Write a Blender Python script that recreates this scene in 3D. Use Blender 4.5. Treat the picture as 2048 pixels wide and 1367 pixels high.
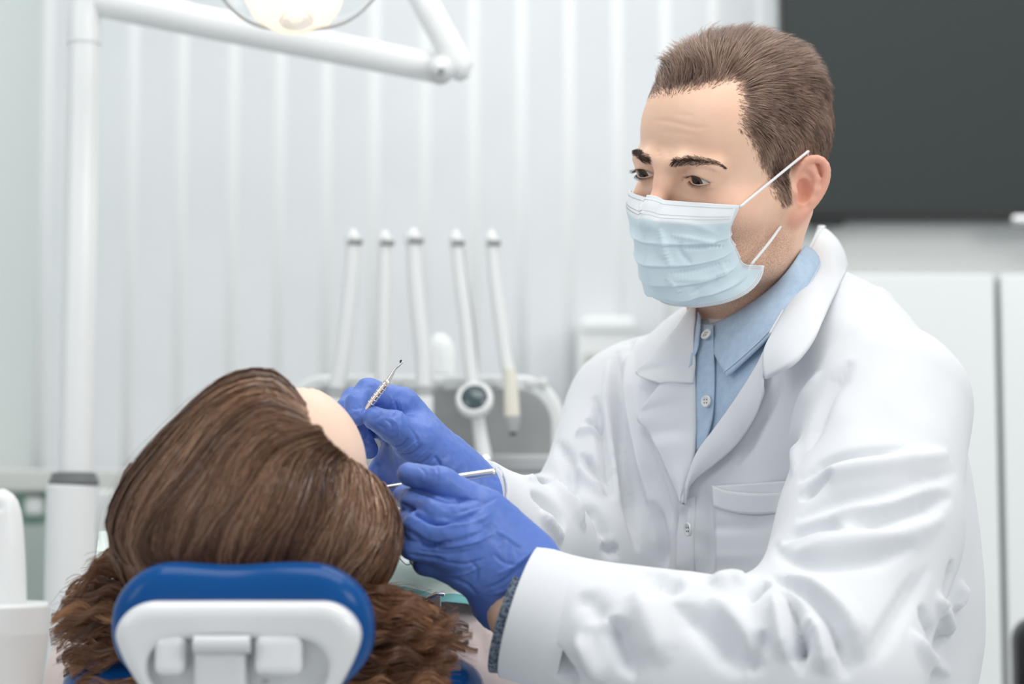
import bpy, bmesh, math, random
import numpy as np
from mathutils import Vector, Matrix
from mathutils.bvhtree import BVHTree

for _o in list(bpy.data.objects):
    bpy.data.objects.remove(_o, do_unlink=True)
SC = bpy.context.scene
COL = SC.collection
rng = np.random.default_rng(7)
random.seed(7)
f32 = np.float32

# ------------------------------------------------------------------ camera
LENS = 70.0
FPX = 2048 * LENS / 36.0
PITCH = math.radians(5.0)
CAM = np.array([0.0, 0.0, 1.2])
cam_d = bpy.data.cameras.new('camera')
cam = bpy.data.objects.new('camera', cam_d)
COL.objects.link(cam)
cam.location = CAM
cam.rotation_euler = (math.pi / 2 + PITCH, 0, 0)
cam_d.lens = LENS
cam_d.sensor_width = 36.0
cam_d.clip_start = 0.05
cam_d.dof.use_dof = True
cam_d.dof.focus_distance = 1.66
cam_d.dof.aperture_fstop = 3.9
SC.camera = cam

# ------------------------------------------------------------------ light
world = bpy.data.worlds.new('world')
SC.world = world
world.use_nodes = True
world.node_tree.nodes['Background'].inputs[0].default_value = (0.93, 0.97, 1.0, 1)
world.node_tree.nodes['Background'].inputs[1].default_value = 0.52


def area(name, loc, target, sx, sy, power, color=(1, 1, 1)):
    d = bpy.data.lights.new(name, 'AREA')
    d.shape = 'RECTANGLE'
    d.size = sx
    d.size_y = sy
    d.energy = power
    d.color = color
    o = bpy.data.objects.new(name, d)
    COL.objects.link(o)
    o.location = loc
    o.rotation_euler = (Vector(target) - Vector(loc)).to_track_quat('-Z', 'Y').to_euler()
    return o


area('window_light', (2.3, -0.3, 2.55), (0.3, 1.7, 1.1), 1.5, 1.4, 34, (1.0, 0.98, 0.96))
area('window_light', (-2.4, -0.4, 2.2), (0.1, 1.8, 1.1), 1.2, 1.4, 13, (0.95, 0.98, 1.0))
area('ceiling_light', (0.2, 1.3, 2.85), (0.2, 1.3, 0), 1.6, 1.2, 19, (1.0, 0.99, 0.97))
area('ceiling_light', (0.3, 2.75, 2.85), (0.3, 2.95, 0), 2.4, 0.8, 13, (1.0, 0.99, 0.98))

SC.view_settings.view_transform = 'Standard'
SC.view_settings.look = 'None'
SC.view_settings.exposure = 0.13
SC.view_settings.gamma = 1.0
SC.view_settings.use_curve_mapping = False


# ------------------------------------------------------------------ pixel <-> world helpers
_c, _s = math.cos(PITCH), math.sin(PITCH)


def raydir(px, py):
    x = (np.asarray(px, float) - 1024) / FPX
    z = -(np.asarray(py, float) - 683.5) / FPX
    return np.stack([x, _c - z * _s, _s + z * _c], -1)


def P(px, py, Y):
    """World point seen at photo pixel (px, py) at world depth Y."""
    d = raydir(px, py)
    return CAM + d * (np.asarray(Y, float) / d[..., 1])[..., None]


def proj(p):
    p = np.asarray(p, float) - CAM
    y = p[..., 1] * _c + p[..., 2] * _s
    z = -p[..., 1] * _s + p[..., 2] * _c
    return np.stack([1024 + FPX * p[..., 0] / y, 683.5 - FPX * z / y], -1)


def PX(Y):
    return FPX / Y          # pixels per metre at depth Y


# ------------------------------------------------------------------ scene objects
def empty(name, loc=(0, 0, 0)):
    o = bpy.data.objects.new(name, None)
    COL.objects.link(o)
    o.location = loc
    o.empty_display_size = 0.05
    return o


def tag(o, label=None, cat=None, group=None, kind=None):
    if label: o['label'] = label
    if cat: o['category'] = cat
    if group: o['group'] = group
    if kind: o['kind'] = kind
    return o


def obj(name, verts, faces, mat=None, parent=None, smooth=True, loc=None):
    """Link one mesh; verts are world coordinates; a parent Empty keeps only a location."""
    verts = np.asarray(verts, float)
    off = np.zeros(3)
    if parent is not None:
        off = np.array(world_loc(parent))
    if loc is not None:
        off = np.asarray(loc, float)
    me = bpy.data.meshes.new(name)
    if isinstance(faces, np.ndarray):
        faces_arr = faces.astype(np.int32)
        n, k = faces_arr.shape
        me.vertices.add(len(verts))
        me.vertices.foreach_set('co', (verts - off).astype(f32).ravel())
        me.loops.add(n * k)
        me.loops.foreach_set('vertex_index', faces_arr.ravel())
        me.polygons.add(n)
        me.polygons.foreach_set('loop_start', np.arange(n, dtype=np.int32) * k)
        me.polygons.foreach_set('loop_total', np.full(n, k, np.int32))
        me.update(calc_edges=True)
        me.validate()
    else:
        me.from_pydata([tuple(v) for v in verts - off], [], faces)
    me.polygons.foreach_set('use_smooth', np.array([smooth and (isinstance(faces, np.ndarray) or len(f_) <= 4) for f_ in faces], bool) if len(faces) == len(me.polygons) else np.full(len(me.polygons), smooth, bool))
    me.update()
    o = bpy.data.objects.new(name, me)
    COL.objects.link(o)
    if mat is not None:
        me.materials.append(mat)
    if parent is not None:
        o.parent = parent
        if loc is not None:
            o.location = np.asarray(loc) - np.array(world_loc(parent))
    elif loc is not None:
        o.location = loc
    return o


def world_loc(o):
    l = Vector(o.location)
    while o.parent is not None:
        o = o.parent
        l = l + Vector(o.location)
    return l


def bevel(o, w, seg=2, angle=35):
    m = o.modifiers.new('bevel', 'BEVEL')
    m.width = w
    m.segments = seg
    m.limit_method = 'ANGLE'
    m.angle_limit = math.radians(angle)
    return o


# ------------------------------------------------------------------ materials
def mat(name, color, rough=0.5, spec=0.5, metal=0.0, sss=0.0, sss_r=(1, .35, .2), sss_scale=0.004, coat=0.0,
        emit=None, emit_s=0.0, trans=0.0, alpha=1.0, aniso=0.0, sheen=0.0, ior=1.45):
    m = bpy.data.materials.new(name)
    m.use_nodes = True
    b = m.node_tree.nodes['Principled BSDF']
    I = b.inputs
    I['Base Color'].default_value = (*color, 1)
    I['Roughness'].default_value = rough
    I['Specular IOR Level'].default_value = spec
    I['Metallic'].default_value = metal
    I['IOR'].default_value = ior
    if sss:
        I['Subsurface Weight'].default_value = sss
        I['Subsurface Radius'].default_value = sss_r
        I['Subsurface Scale'].default_value = sss_scale
    I['Coat Weight'].default_value = coat
    I['Coat Roughness'].default_value = 0.08
    I['Transmission Weight'].default_value = trans
    I['Alpha'].default_value = alpha
    I['Anisotropic'].default_value = aniso
    I['Sheen Weight'].default_value = sheen
    if emit:
        I['Emission Color'].default_value = (*emit, 1)
        I['Emission Strength'].default_value = emit_s
    return m


class NT:
    """Tiny node-tree writer."""
    def __init__(s, m):
        s.m, s.t = m, m.node_tree
        s.b = s.t.nodes['Principled BSDF']

    def n(s, typ, **kw):
        nd = s.t.nodes.new(typ)
        for k, v in kw.items():
            if k.startswith('i_'):
                key = k[2:].replace('_', ' ')
                nd.inputs[int(key) if key.isdigit() else key].default_value = v
            else:
                setattr(nd, k, v)
        return nd

    def l(s, a, ao, b, bi):
        s.t.links.new(a.outputs[ao], b.inputs[bi])

    def coords(s, which='Object', scale=(1, 1, 1)):
        tc = s.n('ShaderNodeTexCoord')
        mp = s.n('ShaderNodeMapping')
        mp.inputs['Scale'].default_value = scale
        s.l(tc, which, mp, 'Vector')
        return mp

    def noise(s, scale, detail=4, rough=.5, stretch=(1, 1, 1)):
        mp = s.coords('Object', stretch)
        nz = s.n('ShaderNodeTexNoise')
        nz.inputs['Scale'].default_value = scale
        nz.inputs['Detail'].default_value = detail
        nz.inputs['Roughness'].default_value = rough
        s.l(mp, 0, nz, 'Vector')
        return nz

    def ramp(s, src, out, stops):
        r = s.n('ShaderNodeValToRGB')
        e = r.color_ramp.elements
        while len(e) < len(stops):
            e.new(0.5)
        for i, (p, c) in enumerate(stops):
            e[i].position = p
            e[i].color = (*c, 1)
        s.l(src, out, r, 'Fac')
        return r

    def mix(s, fac_node, fac_out, a, b, mode='MIX', fac=None):
        mx = s.n('ShaderNodeMix', data_type='RGBA', blend_type=mode)
        if fac_node is not None:
            s.l(fac_node, fac_out, mx, 0)
        if fac is not None:
            mx.inputs[0].default_value = fac
        for v, idx in ((a, 6), (b, 7)):
            if isinstance(v, tuple) and len(v) == 2 and not isinstance(v[0], (int, float)):
                s.t.links.new(v[0].outputs[v[1]], mx.inputs[idx])
            else:
                mx.inputs[idx].default_value = (*v, 1)
        return mx

    def bump(s, src, out, strength, dist, into=None):
        bp = s.n('ShaderNodeBump')
        bp.inputs['Strength'].default_value = strength
        bp.inputs['Distance'].default_value = dist
        s.l(src, out, bp, 'Height')
        if into is not None:
            s.l(into, 0, bp, 'Normal')
        s.l(bp, 0, s.b, 'Normal')
        return bp


# ------------------------------------------------------------------ SDF toolkit
def arr(x):
    return np.asarray(x, f32)


def smin(a, b, k):
    h = np.maximum(k - np.abs(a - b), 0) / k
    return np.minimum(a, b) - h * h * k * f32(.25)


def smax(a, b, k):
    return -smin(-a, -b, k)


def cap(p, a, b, ra, rb):
    """Tapered capsule."""
    a, b = arr(a), arr(b)
    ba = b - a
    t = np.clip(((p - a) @ ba) / max(float(ba @ ba), 1e-9), 0, 1)
    q = p - a - t[:, None] * ba
    return np.sqrt((q * q).sum(1)) - (ra + (rb - ra) * t)


def caps(p, pts, rs, k=0.004):
    d = None
    for i in range(len(pts) - 1):
        c = cap(p, pts[i], pts[i + 1], rs[i], rs[i + 1])
        d = c if d is None else smin(d, c, k)
    return d


def ell(p, c, r, M=None):
    q = p - arr(c)
    if M is not None:
        q = q @ arr(M)
    r = arr(r)
    k0 = np.sqrt(((q / r) ** 2).sum(1))
    k1 = np.sqrt(((q / (r * r)) ** 2).sum(1))
    return k0 * (k0 - 1) / np.maximum(k1, 1e-6)


def rbox(p, c, hs, r, M=None):
    q = p - arr(c)
    if M is not None:
        q = q @ arr(M)
    q = np.abs(q) - (arr(hs) - r)
    return np.sqrt((np.maximum(q, 0) ** 2).sum(1)) + np.minimum(q.max(1), 0) - r


def surfnet(f, lo, hi, h, B=4, margin=1.6, snap=2):
    """Surface-net mesh of f == 0 in the box, evaluated only near the surface."""
    lo = np.asarray(lo, float)
    n = np.ceil((np.asarray(hi, float) - lo) / (h * B)).astype(int)
    gi = np.stack(np.meshgrid(*[np.arange(k) for k in n], indexing='ij'), -1).reshape(-1, 3)
    cc = (lo + (gi + .5) * h * B).astype(f32)
    dc = f(cc)
    near = np.abs(dc) < h * B * .87 * margin + h
    D = np.empty(tuple(n * B), f32)
    D[...] = np.repeat(np.repeat(np.repeat(np.sign(dc).reshape(tuple(n)), B, 0), B, 1), B, 2)
    loc = np.stack(np.meshgrid(*[np.arange(B)] * 3, indexing='ij'), -1).reshape(-1, 3)
    nb = gi[near]
    for s in range(0, len(nb), 6000):
        I = (nb[s:s + 6000, None] * B + loc[None]).reshape(-1, 3)
        D[I[:, 0], I[:, 1], I[:, 2]] = f((lo + I * h).astype(f32))
    S = D < 0
    acc = np.zeros(tuple(np.array(D.shape) - 1), np.int8)
    for a in (0, 1):
        for b in (0, 1):
            for c in (0, 1):
                acc += S[a:a + acc.shape[0], b:b + acc.shape[1], c:c + acc.shape[2]]
    act = np.argwhere((acc > 0) & (acc < 8))
    vid = np.full(acc.shape, -1, np.int64)
    vid[act[:, 0], act[:, 1], act[:, 2]] = np.arange(len(act))
    ps = np.zeros((len(act), 3))
    cnt = np.zeros(len(act))
    corners = [(a, b, c) for a in (0, 1) for b in (0, 1) for c in (0, 1)]
    val = {c: D[act[:, 0] + c[0], act[:, 1] + c[1], act[:, 2] + c[2]] for c in corners}
    for c in corners:
        for ax in range(3):
            if c[ax] == 0:
                e = list(c); e[ax] = 1; e = tuple(e)
                va, vb = val[c], val[e]
                m = (va < 0) != (vb < 0)
                t = np.where(m, va / np.where(m, va - vb, 1), 0)
                q = np.array(c, float)[None].repeat(len(act), 0)
                q[:, ax] += t
                ps[m] += q[m]
                cnt[m] += 1
    V = lo + (act + ps / cnt[:, None]) * h
    quads = []
    for ax in range(3):
        o1, o2 = (ax + 1) % 3, (ax + 2) % 3
        sl0 = [slice(1, -1)] * 3; sl1 = [slice(1, -1)] * 3
        sl0[ax] = slice(0, -1); sl1[ax] = slice(1, None)
        a0, a1 = S[tuple(sl0)], S[tuple(sl1)]
        E = np.argwhere(a0 != a1)
        if len(E) == 0: continue
        flip = a0[E[:, 0], E[:, 1], E[:, 2]]
        base = E.copy()
        base[:, o1] += 1; base[:, o2] += 1
        def gv(d1, d2):
            q = base.copy(); q[:, o1] -= d1; q[:, o2] -= d2
            return vid[q[:, 0], q[:, 1], q[:, 2]]
        Q = np.stack([gv(1, 1), gv(0, 1), gv(0, 0), gv(1, 0)], 1)
        Q[~flip] = Q[~flip][:, ::-1]
        quads.append(Q)
    Q = np.concatenate(quads)
    Q = Q[(Q >= 0).all(1)]
    for _ in range(snap):
        p = V.astype(f32)
        d0 = f(p)
        g = grad(f, p, h * .35)
        V = V - np.clip(d0, -h, h)[:, None] * g * .9
    return V, Q


def grad(f, p, e=.0008):
    p = p.astype(f32)
    g = np.stack([f(p + arr([e, 0, 0])) - f(p - arr([e, 0, 0])),
                  f(p + arr([0, e, 0])) - f(p - arr([0, e, 0])),
                  f(p + arr([0, 0, e])) - f(p - arr([0, 0, e]))], 1)
    return g / np.maximum(np.linalg.norm(g, axis=1, keepdims=True), 1e-9)


def vnormals(V, Q):
    n = np.zeros_like(V)
    a = V[Q[:, 2]] - V[Q[:, 0]]
    b = V[Q[:, 3 if Q.shape[1] == 4 else 1]] - V[Q[:, 1 if Q.shape[1] == 4 else 0]]
    fn = np.cross(a, b)
    for i in range(Q.shape[1]):
        np.add.at(n, Q[:, i], fn)
    return n / np.maximum(np.linalg.norm(n, axis=1, keepdims=True), 1e-12)


def relax(V, Q, it=1, w=.5, mask=None):
    E = np.concatenate([Q[:, [i, (i + 1) % Q.shape[1]]] for i in range(Q.shape[1])])
    E = np.concatenate([E, E[:, ::-1]])
    deg = np.bincount(E[:, 0], minlength=len(V))[:, None]
    for _ in range(it):
        s = np.stack([np.bincount(E[:, 0], weights=V[E[:, 1], i], minlength=len(V)) for i in range(3)], 1)
        d = (s / np.maximum(deg, 1) - V) * w
        V = V + (d if mask is None else d * mask[:, None])
    return V


class Cast:
    """Rays from the camera (or anywhere) onto a mesh."""
    def __init__(s, V, Q):
        s.t = BVHTree.FromPolygons(V.tolist(), Q.tolist())

    def px(s, px, py, default=None):
        d = raydir(px, py)
        h = s.t.ray_cast(Vector(CAM), Vector(d).normalized())
        if h[0] is None:
            return None if default is None else P(px, py, default)
        return np.array(h[0])

    def many(s, pts):
        out = [s.px(*q) for q in pts]
        return out


def spline(pts, n):
    """Catmull-Rom resampling of a polyline of any dimension to n points."""
    p = np.asarray(pts, float)
    if len(p) == 2:
        t = np.linspace(0, 1, n)[:, None]
        return p[0] * (1 - t) + p[1] * t
    pp = np.concatenate([2 * p[:1] - p[1:2], p, 2 * p[-1:] - p[-2:-1]])
    seg = np.linalg.norm(np.diff(p, axis=0), axis=1)
    cum = np.r_[0, np.cumsum(seg)]
    u = np.linspace(0, cum[-1], n)
    i = np.clip(np.searchsorted(cum, u, 'right') - 1, 0, len(p) - 2)
    t = ((u - cum[i]) / np.maximum(seg[i], 1e-9))[:, None]
    p0, p1, p2, p3 = pp[i], pp[i + 1], pp[i + 2], pp[i + 3]
    return .5 * (2 * p1 + (p2 - p0) * t + (2 * p0 - 5 * p1 + 4 * p2 - p3) * t ** 2 + (3 * p1 - p0 - 3 * p2 + p3) * t ** 3)


def strokes(V, Q, L, step=6.0):
    """Sculpt strokes: (pixel polyline, half width px, height mm [, skew]); raised if positive, pressed in if negative."""
    C = Cast(V, Q)
    N = vnormals(V, Q)
    out = V.copy()
    for st in L:
        pts, wpx, hmm = st[:3]
        skew = st[3] if len(st) > 3 else 0
        pts = np.asarray(pts, float)
        ln = np.linalg.norm(np.diff(pts, axis=0), axis=1).sum()
        n = max(4, int(ln / step))
        pl = spline(pts, n)
        c3 = [C.px(*q) for q in pl]
        ok = [i for i, q in enumerate(c3) if q is not None]
        if len(ok) < 2:
            continue
        tt = np.array(ok) / (n - 1.0)
        c3 = np.array([c3[i] for i in ok])
        keep = np.ones(len(c3), bool)
        w = wpx / PX(c3[:, 1].mean())
        lo, hi = c3.min(0) - 3 * w, c3.max(0) + 3 * w
        idx = np.nonzero(((V > lo) & (V < hi)).all(1))[0]
        if len(idx) == 0: continue
        # nearest sample
        best = np.full(len(idx), 1e9); bi = np.zeros(len(idx), int)
        for j in range(len(c3)):
            d = ((V[idx] - c3[j]) ** 2).sum(1)
            m = d < best
            best[m] = d[m]; bi[m] = j
        tang = np.gradient(c3, axis=0) if len(c3) > 2 else np.repeat((c3[1:] - c3[:1]), len(c3), 0)
        tang /= np.maximum(np.linalg.norm(tang, axis=1, keepdims=True), 1e-9)
        dv = V[idx] - c3[bi]
        lat = dv - (dv * tang[bi]).sum(1, keepdims=True) * tang[bi]
        dist = np.linalg.norm(dv, axis=1)
        t = tt[bi]
        taper = np.clip(np.minimum(t, 1 - t) * 4.0, 0, 1) ** .7 if not (len(st) > 4 and st[4]) else np.clip((1 - t) * 3, 0, 1)
        wl = w * (0.35 + 0.65 * taper)
        g = np.exp(-(dist / wl) ** 2)
        if skew:
            sd = (np.cross(tang[bi], N[idx]) * dv).sum(1) / wl
            g = g * (1 / (1 + np.exp(-4 * skew * sd)))
        vis = np.clip((N[idx] * (CAM - V[idx])).sum(1) / np.linalg.norm(CAM - V[idx], axis=1) * 3 + 1, 0, 1)
        out[idx] += N[idx] * (g * taper * hmm * .001 * vis)[:, None]
    return out


def vnoise(p, seed=0):
    """Smooth value noise, vectorised."""
    p = np.asarray(p, float)
    i = np.floor(p).astype(np.int64)
    f = p - i
    f = f * f * (3 - 2 * f)
    def hsh(a):
        x = (a[:, 0] * 374761393 + a[:, 1] * 668265263 + a[:, 2] * 2147483647 + seed * 974711) & 0xffffffff
        x = ((x ^ (x >> 13)) * 1274126177) & 0xffffffff
        return ((x ^ (x >> 16)) & 0xffff) / 32767.5 - 1
    r = 0
    for a in (0, 1):
        for b in (0, 1):
            for c in (0, 1):
                w = (f[:, 0] if a else 1 - f[:, 0]) * (f[:, 1] if b else 1 - f[:, 1]) * (f[:, 2] if c else 1 - f[:, 2])
                r = r + w * hsh(i + np.array([a, b, c]))
    return r


# ------------------------------------------------------------------ mesh builders
def grid_faces(nu, nv, wrap_u=False, wrap_v=False):
    F = []
    for i in range(nu if wrap_u else nu - 1):
        for j in range(nv if wrap_v else nv - 1):
            a, b = i * nv + j, ((i + 1) % nu) * nv + j
            F.append((a, b, ((i + 1) % nu) * nv + (j + 1) % nv, i * nv + (j + 1) % nv))
    return np.array(F)


def tube(pts, rs, seg=12, n=None, caps_=True, flat=1.0):
    """Round tube through points."""
    pts = np.asarray(pts, float)
    rs = np.broadcast_to(np.asarray(rs, float), (len(pts),))
    if n:
        q = spline(np.c_[pts, rs[:, None]], n)
        pts, rs = q[:, :3], q[:, 3]
    e0_, e1_ = pts[1] - pts[0], pts[-2] - pts[-1]
    l0_, l1_ = np.linalg.norm(e0_), np.linalg.norm(e1_)
    if caps_ and l0_ > .003 and l1_ > .003:
        k0_, k1_ = .0008 / l0_, .0008 / l1_
        pts = np.concatenate([pts[:1], pts[:1] + e0_ * k0_, pts[1:-1], pts[-1:] + e1_ * k1_, pts[-1:]])
        rs = np.concatenate([rs[:1], rs[:1], rs[1:-1], rs[-1:], rs[-1:]])
    T = np.gradient(pts, axis=0)
    T /= np.linalg.norm(T, axis=1, keepdims=True)
    a = np.array([0, 0, 1.0]) if abs(T[0][2]) < .9 else np.array([1.0, 0, 0])
    u = np.cross(T[0], a); u /= np.linalg.norm(u)
    V = []
    for i in range(len(pts)):
        u = u - (u @ T[i]) * T[i]; u /= np.linalg.norm(u)
        v = np.cross(T[i], u)
        th = np.arange(seg) * 2 * math.pi / seg
        V.append(pts[i] + rs[i] * (np.cos(th)[:, None] * u + flat * np.sin(th)[:, None] * v))
    V = np.concatenate(V)
    F = [tuple(q[::-1]) for q in grid_faces(len(pts), seg, wrap_v=True)]
    if caps_:
        F.append(tuple(range(seg))[::-1])
        F.append(tuple(range(len(V) - seg, len(V))))
    return V, F


def lathe(prof, seg=32, axis_o=(0, 0, 0), axis_d=(0, 0, 1), close=True):
    """Profile [(r, h)] turned round an axis."""
    # support rings beside every corner of the profile keep the smooth shading tight
    pr = np.asarray(prof, float)
    q = [pr[0]]
    for i in range(len(pr) - 1):
        L_ = np.linalg.norm(pr[i + 1] - pr[i])
        if L_ > .008:
            e_ = min(.0012, L_ * .1) / L_
            q += [pr[i] + (pr[i + 1] - pr[i]) * e_, pr[i + 1] - (pr[i + 1] - pr[i]) * e_]
        q.append(pr[i + 1])
    prof = [tuple(x) for x in q]
    d = np.asarray(axis_d, float); d /= np.linalg.norm(d)
    a = np.array([0, 0, 1.0]) if abs(d[2]) < .9 else np.array([1.0, 0, 0])
    u = np.cross(d, a); u /= np.linalg.norm(u); v = np.cross(d, u)
    th = np.arange(seg) * 2 * math.pi / seg
    V = np.concatenate([np.asarray(axis_o, float) + h * d + r * (np.cos(th)[:, None] * u + np.sin(th)[:, None] * v) for r, h in prof])
    F = [tuple(q[::-1]) for q in grid_faces(len(prof), seg, wrap_v=True)]
    if close:
        if prof[0][0] > 1e-6: F.append(tuple(range(seg))[::-1])
        if prof[-1][0] > 1e-6: F.append(tuple(range(len(V) - seg, len(V))))
    return V, F


def box(lo, hi):
    lo, hi = np.asarray(lo, float), np.asarray(hi, float)
    V = np.array([[(lo, hi)[a][0], (lo, hi)[b][1], (lo, hi)[c][2]] for a in (0, 1) for b in (0, 1) for c in (0, 1)])
    F = [(0, 1, 3, 2), (4, 6, 7, 5), (0, 4, 5, 1), (2, 3, 7, 6), (0, 2, 6, 4), (1, 5, 7, 3)]
    return V, F


def join(*parts):
    V, F, o = [], [], 0
    for v, f in parts:
        V.append(np.asarray(v, float))
        F += [tuple(int(i) + o for i in q) for q in f]
        o += len(v)
    return np.concatenate(V), F


def sheet(G, thick):
    """Solid sheet from a grid of points G (nu, nv, 3); thickness grows against the normal."""
    nu, nv = G.shape[:2]
    V = G.reshape(-1, 3)
    Q = grid_faces(nu, nv)
    N = vnormals(V, Q)
    V2 = V - N * thick
    n = len(V)
    F = [tuple(q) for q in Q] + [tuple(q[::-1] + n) for q in Q]
    bd = [i * nv for i in range(nu)] + [(nu - 1) * nv + j for j in range(1, nv)] + \
         [i * nv + nv - 1 for i in range(nu - 2, -1, -1)] + [j for j in range(nv - 2, 0, -1)]
    for a, b in zip(bd, bd[1:] + bd[:1]):
        F.append((b, a, a + n, b + n))
    return np.concatenate([V, V2]), F


def strands(roots, paths, r0, nor=None, sides=3):
    """Many thin tapering tubes in one mesh. paths (n, k, 3), r0 (n,)"""
    n, k = paths.shape[:2]
    T = np.gradient(paths, axis=1)
    T /= np.maximum(np.linalg.norm(T, axis=2, keepdims=True), 1e-9)
    if nor is not None:
        # flat ribbons lying across the given normals
        w = np.cross(T, nor)
        w /= np.maximum(np.linalg.norm(w, axis=2, keepdims=True), 1e-9)
        rr = np.asarray(r0).reshape(-1, 1, 1) * np.linspace(1, .3, k)[None, :, None]
        V = np.stack([paths - rr * w, paths + rr * w], 2).reshape(-1, 3)
        i = np.arange(n)[:, None] * (k * 2) + np.arange(k - 1)[None] * 2
        return V, np.stack([i, i + 1, i + 3, i + 2], -1).reshape(-1, 4)
    ref = np.array([.31, .52, .79])
    u = np.cross(T, ref); u /= np.maximum(np.linalg.norm(u, axis=2, keepdims=True), 1e-9)
    v = np.cross(T, u)
    tap = np.linspace(1, .25, k)[None, :, None]
    rr = np.asarray(r0).reshape(-1, 1, 1) * tap
    V = np.stack([paths + rr * (math.cos(a) * u + math.sin(a) * v) for a in np.arange(sides) * 2 * math.pi / sides], 2)
    V = V.reshape(-1, 3)
    i = np.arange(n)[:, None, None] * (k * sides) + np.arange(k - 1)[None, :, None] * sides
    s = np.arange(sides)[None, None, :]
    s2 = (s + 1) % sides
    Q = np.stack([i + s, i + s2, i + sides + s2, i + sides + s], -1).reshape(-1, 4)
    return V, Q


def pieces_attr(o, name, values):
    a = o.data.attributes.new(name, 'FLOAT', 'POINT')
    a.data.foreach_set('value', np.asarray(values, f32))


# =================================================================== the room
M_wall = mat('wall_paint', (.70, .735, .745), .55)
_n = NT(M_wall); _z = _n.noise(6, 3); _r = _n.ramp(_z, 0, [(.3, (.72, .745, .77)), (.7, (.75, .775, .80))]); _n.l(_r, 0, _n.b, 'Base Color')
M_batten = mat('batten_highlight', (.82, .835, .85), .4)  # paler than the wall: light caught on the ribs is put into the colour
M_green = mat('pale_green_paint', (.70, .76, .745), .6)
M_grey = mat('grey_panel', (.80, .83, .82), .6)
M_white = mat('white_lacquer', (.86, .88, .88), .25)
M_plastic = mat('white_plastic', (.84, .86, .86), .3)
M_plastic2 = mat('off_white_plastic', (.80, .82, .82), .35)
M_cream = mat('cream_plastic', (.78, .76, .66), .35)
M_dgrey = mat('grey_plastic', (.30, .315, .32), .45)
M_mgrey = mat('mid_grey_plastic', (.42, .44, .45), .4)
M_black = mat('black_plastic', (.015, .016, .017), .4)
M_mint = mat('mint_green', (.38, .58, .49), .5)
M_cab = mat('grey_green_cabinet', (.47, .53, .51), .5)
M_floor = mat('floor_vinyl', (.55, .57, .57), .4)
M_ceil = mat('ceiling_paint', (.88, .88, .87), .7)
M_steel = mat('steel', (.72, .73, .74), .22, metal=1.0)
M_blueled = mat('blue_upholstery', (.004, .072, .26), .19, spec=.22)
M_screen = mat('screen_glass', (.040, .049, .047), .6, spec=.25)

YW = 3.6
_x0 = P(75, 600, YW)[0]
tag(obj('floor', *box((-3.2, -1.5, -.05), (3.4, YW + .1, 0)), M_floor, smooth=False), kind='structure')
tag(obj('ceiling', *box((-3.2, -1.5, 2.9), (3.4, YW + .1, 2.95)), M_ceil, smooth=False), kind='structure')
wall_b = tag(obj('wall_back', *box((_x0 - .1, YW, 0), (3.4, YW + .1, 2.9)), M_wall, smooth=False), kind='structure')
tag(obj('wall_left', *box((_x0 - .1, 2.35, 0), (_x0, YW, 2.9)), M_green, smooth=False), kind='structure')

# vertical battens on the back wall
_bx = [87, 172, 260, 359, 462, 557, 650, 747, 849, 946, 1043, 1140, 1237, 1334, 1431, 1528]
_bm = None
for px in _bx:
    x = P(px, 500, YW)[0]
    if _bm is None:
        prof = [(-.011, 0), (-.009, -.001), (-.005, -.0018), (0, -.002), (.005, -.0018), (.009, -.001), (.011, 0)]
        V = np.array([[a, b, z] for z in (.86, 2.9) for a, b in prof])
        k = len(prof)
        F = [(i, i + 1, i + 1 + k, i + k) for i in range(k - 1)] + [tuple(range(k))[::-1], tuple(range(k, 2 * k))]
        ob = obj('batten', V, F, M_batten, smooth=True)
        _bm = ob.data
    else:
        ob = bpy.data.objects.new('batten', _bm)
        COL.objects.link(ob)
    ob.parent = wall_b
    ob.location = (x, YW, 0)

# grey splash panel below the screen and tall white cabinet below it
tag(obj('trim_1', *box((P(1556, 0, YW)[0], 3.475, .8), (3.2, YW - .001, 2.6)), M_grey, smooth=False), kind='structure')

YC = 3.05
cab = empty('storage_cabinet', (P(1900, 900, YC)[0], YC + .2, 0))
ztop = P(1900, 547, YC)[2]
xl, xg, xr = P(1470, 700, YC)[0], P(2001, 800, YC)[0], P(2500, 700, YC)[0]
obj('carcass', *box((xl, YC + .025, .1), (xr, YC + .4, ztop - .005)), M_dgrey, cab, smooth=False)
obj('plinth', *box((xl + .03, YC + .06, 0), (xr - .03, YC + .38, .1)), M_dgrey, cab, smooth=False)
M_cabw = mat('white_gloss_front', (.87, .90, .90), .15, coat=.2)
for a, b in ((xl, xg - .0045), (xg + .0045, xr)):
    d = bevel(obj('door', *box((a, YC, .1), (b, YC + .022, ztop)), M_cabw, cab, smooth=False), .004)
tag(cab, 'white glossy storage cabinet with a dark gap between doors, below the wall screen', 'cabinet')

# wall screen
YT = 3.42
tv = empty('wall_screen', P(1950, 200, YT))
a, b = P(1558, -260, YT), P(2420, 436, YT)
bevel(obj('bezel', *box((a[0], YT, b[2]), (b[0], YT + .05, a[2])), M_black, tv, smooth=False), .004)
obj('screen', *box((a[0] + .008, YT - .002, b[2] + .014), (b[0] - .008, YT + .004, a[2] - .008)), M_screen, tv, smooth=False)
c = P(1655, 438, YT)
bevel(obj('sensor', *box((c[0] - .03, YT + .004, c[2] - .010), (c[0] + .03, YT + .03, c[2] + .004)), M_black, tv, smooth=False), .003)
obj('wall_mount', *box((P(1900, 0, YT)[0], YT + .05, b[2] + .1), (b[0] - .15, 3.474, b[2] + .35)), M_black, tv, smooth=False)
tag(tv, 'large dark grey screen mounted on the wall behind the man', 'screen')
c = P(2046, 441, 3.38)
V, F = lathe([(.0, 0), (.010, .002), (.012, .012), (.012, .10), (.008, .105), (0, .106)], 16, c - np.array([.022, 0, 0]), (1, 0, 0))
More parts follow.
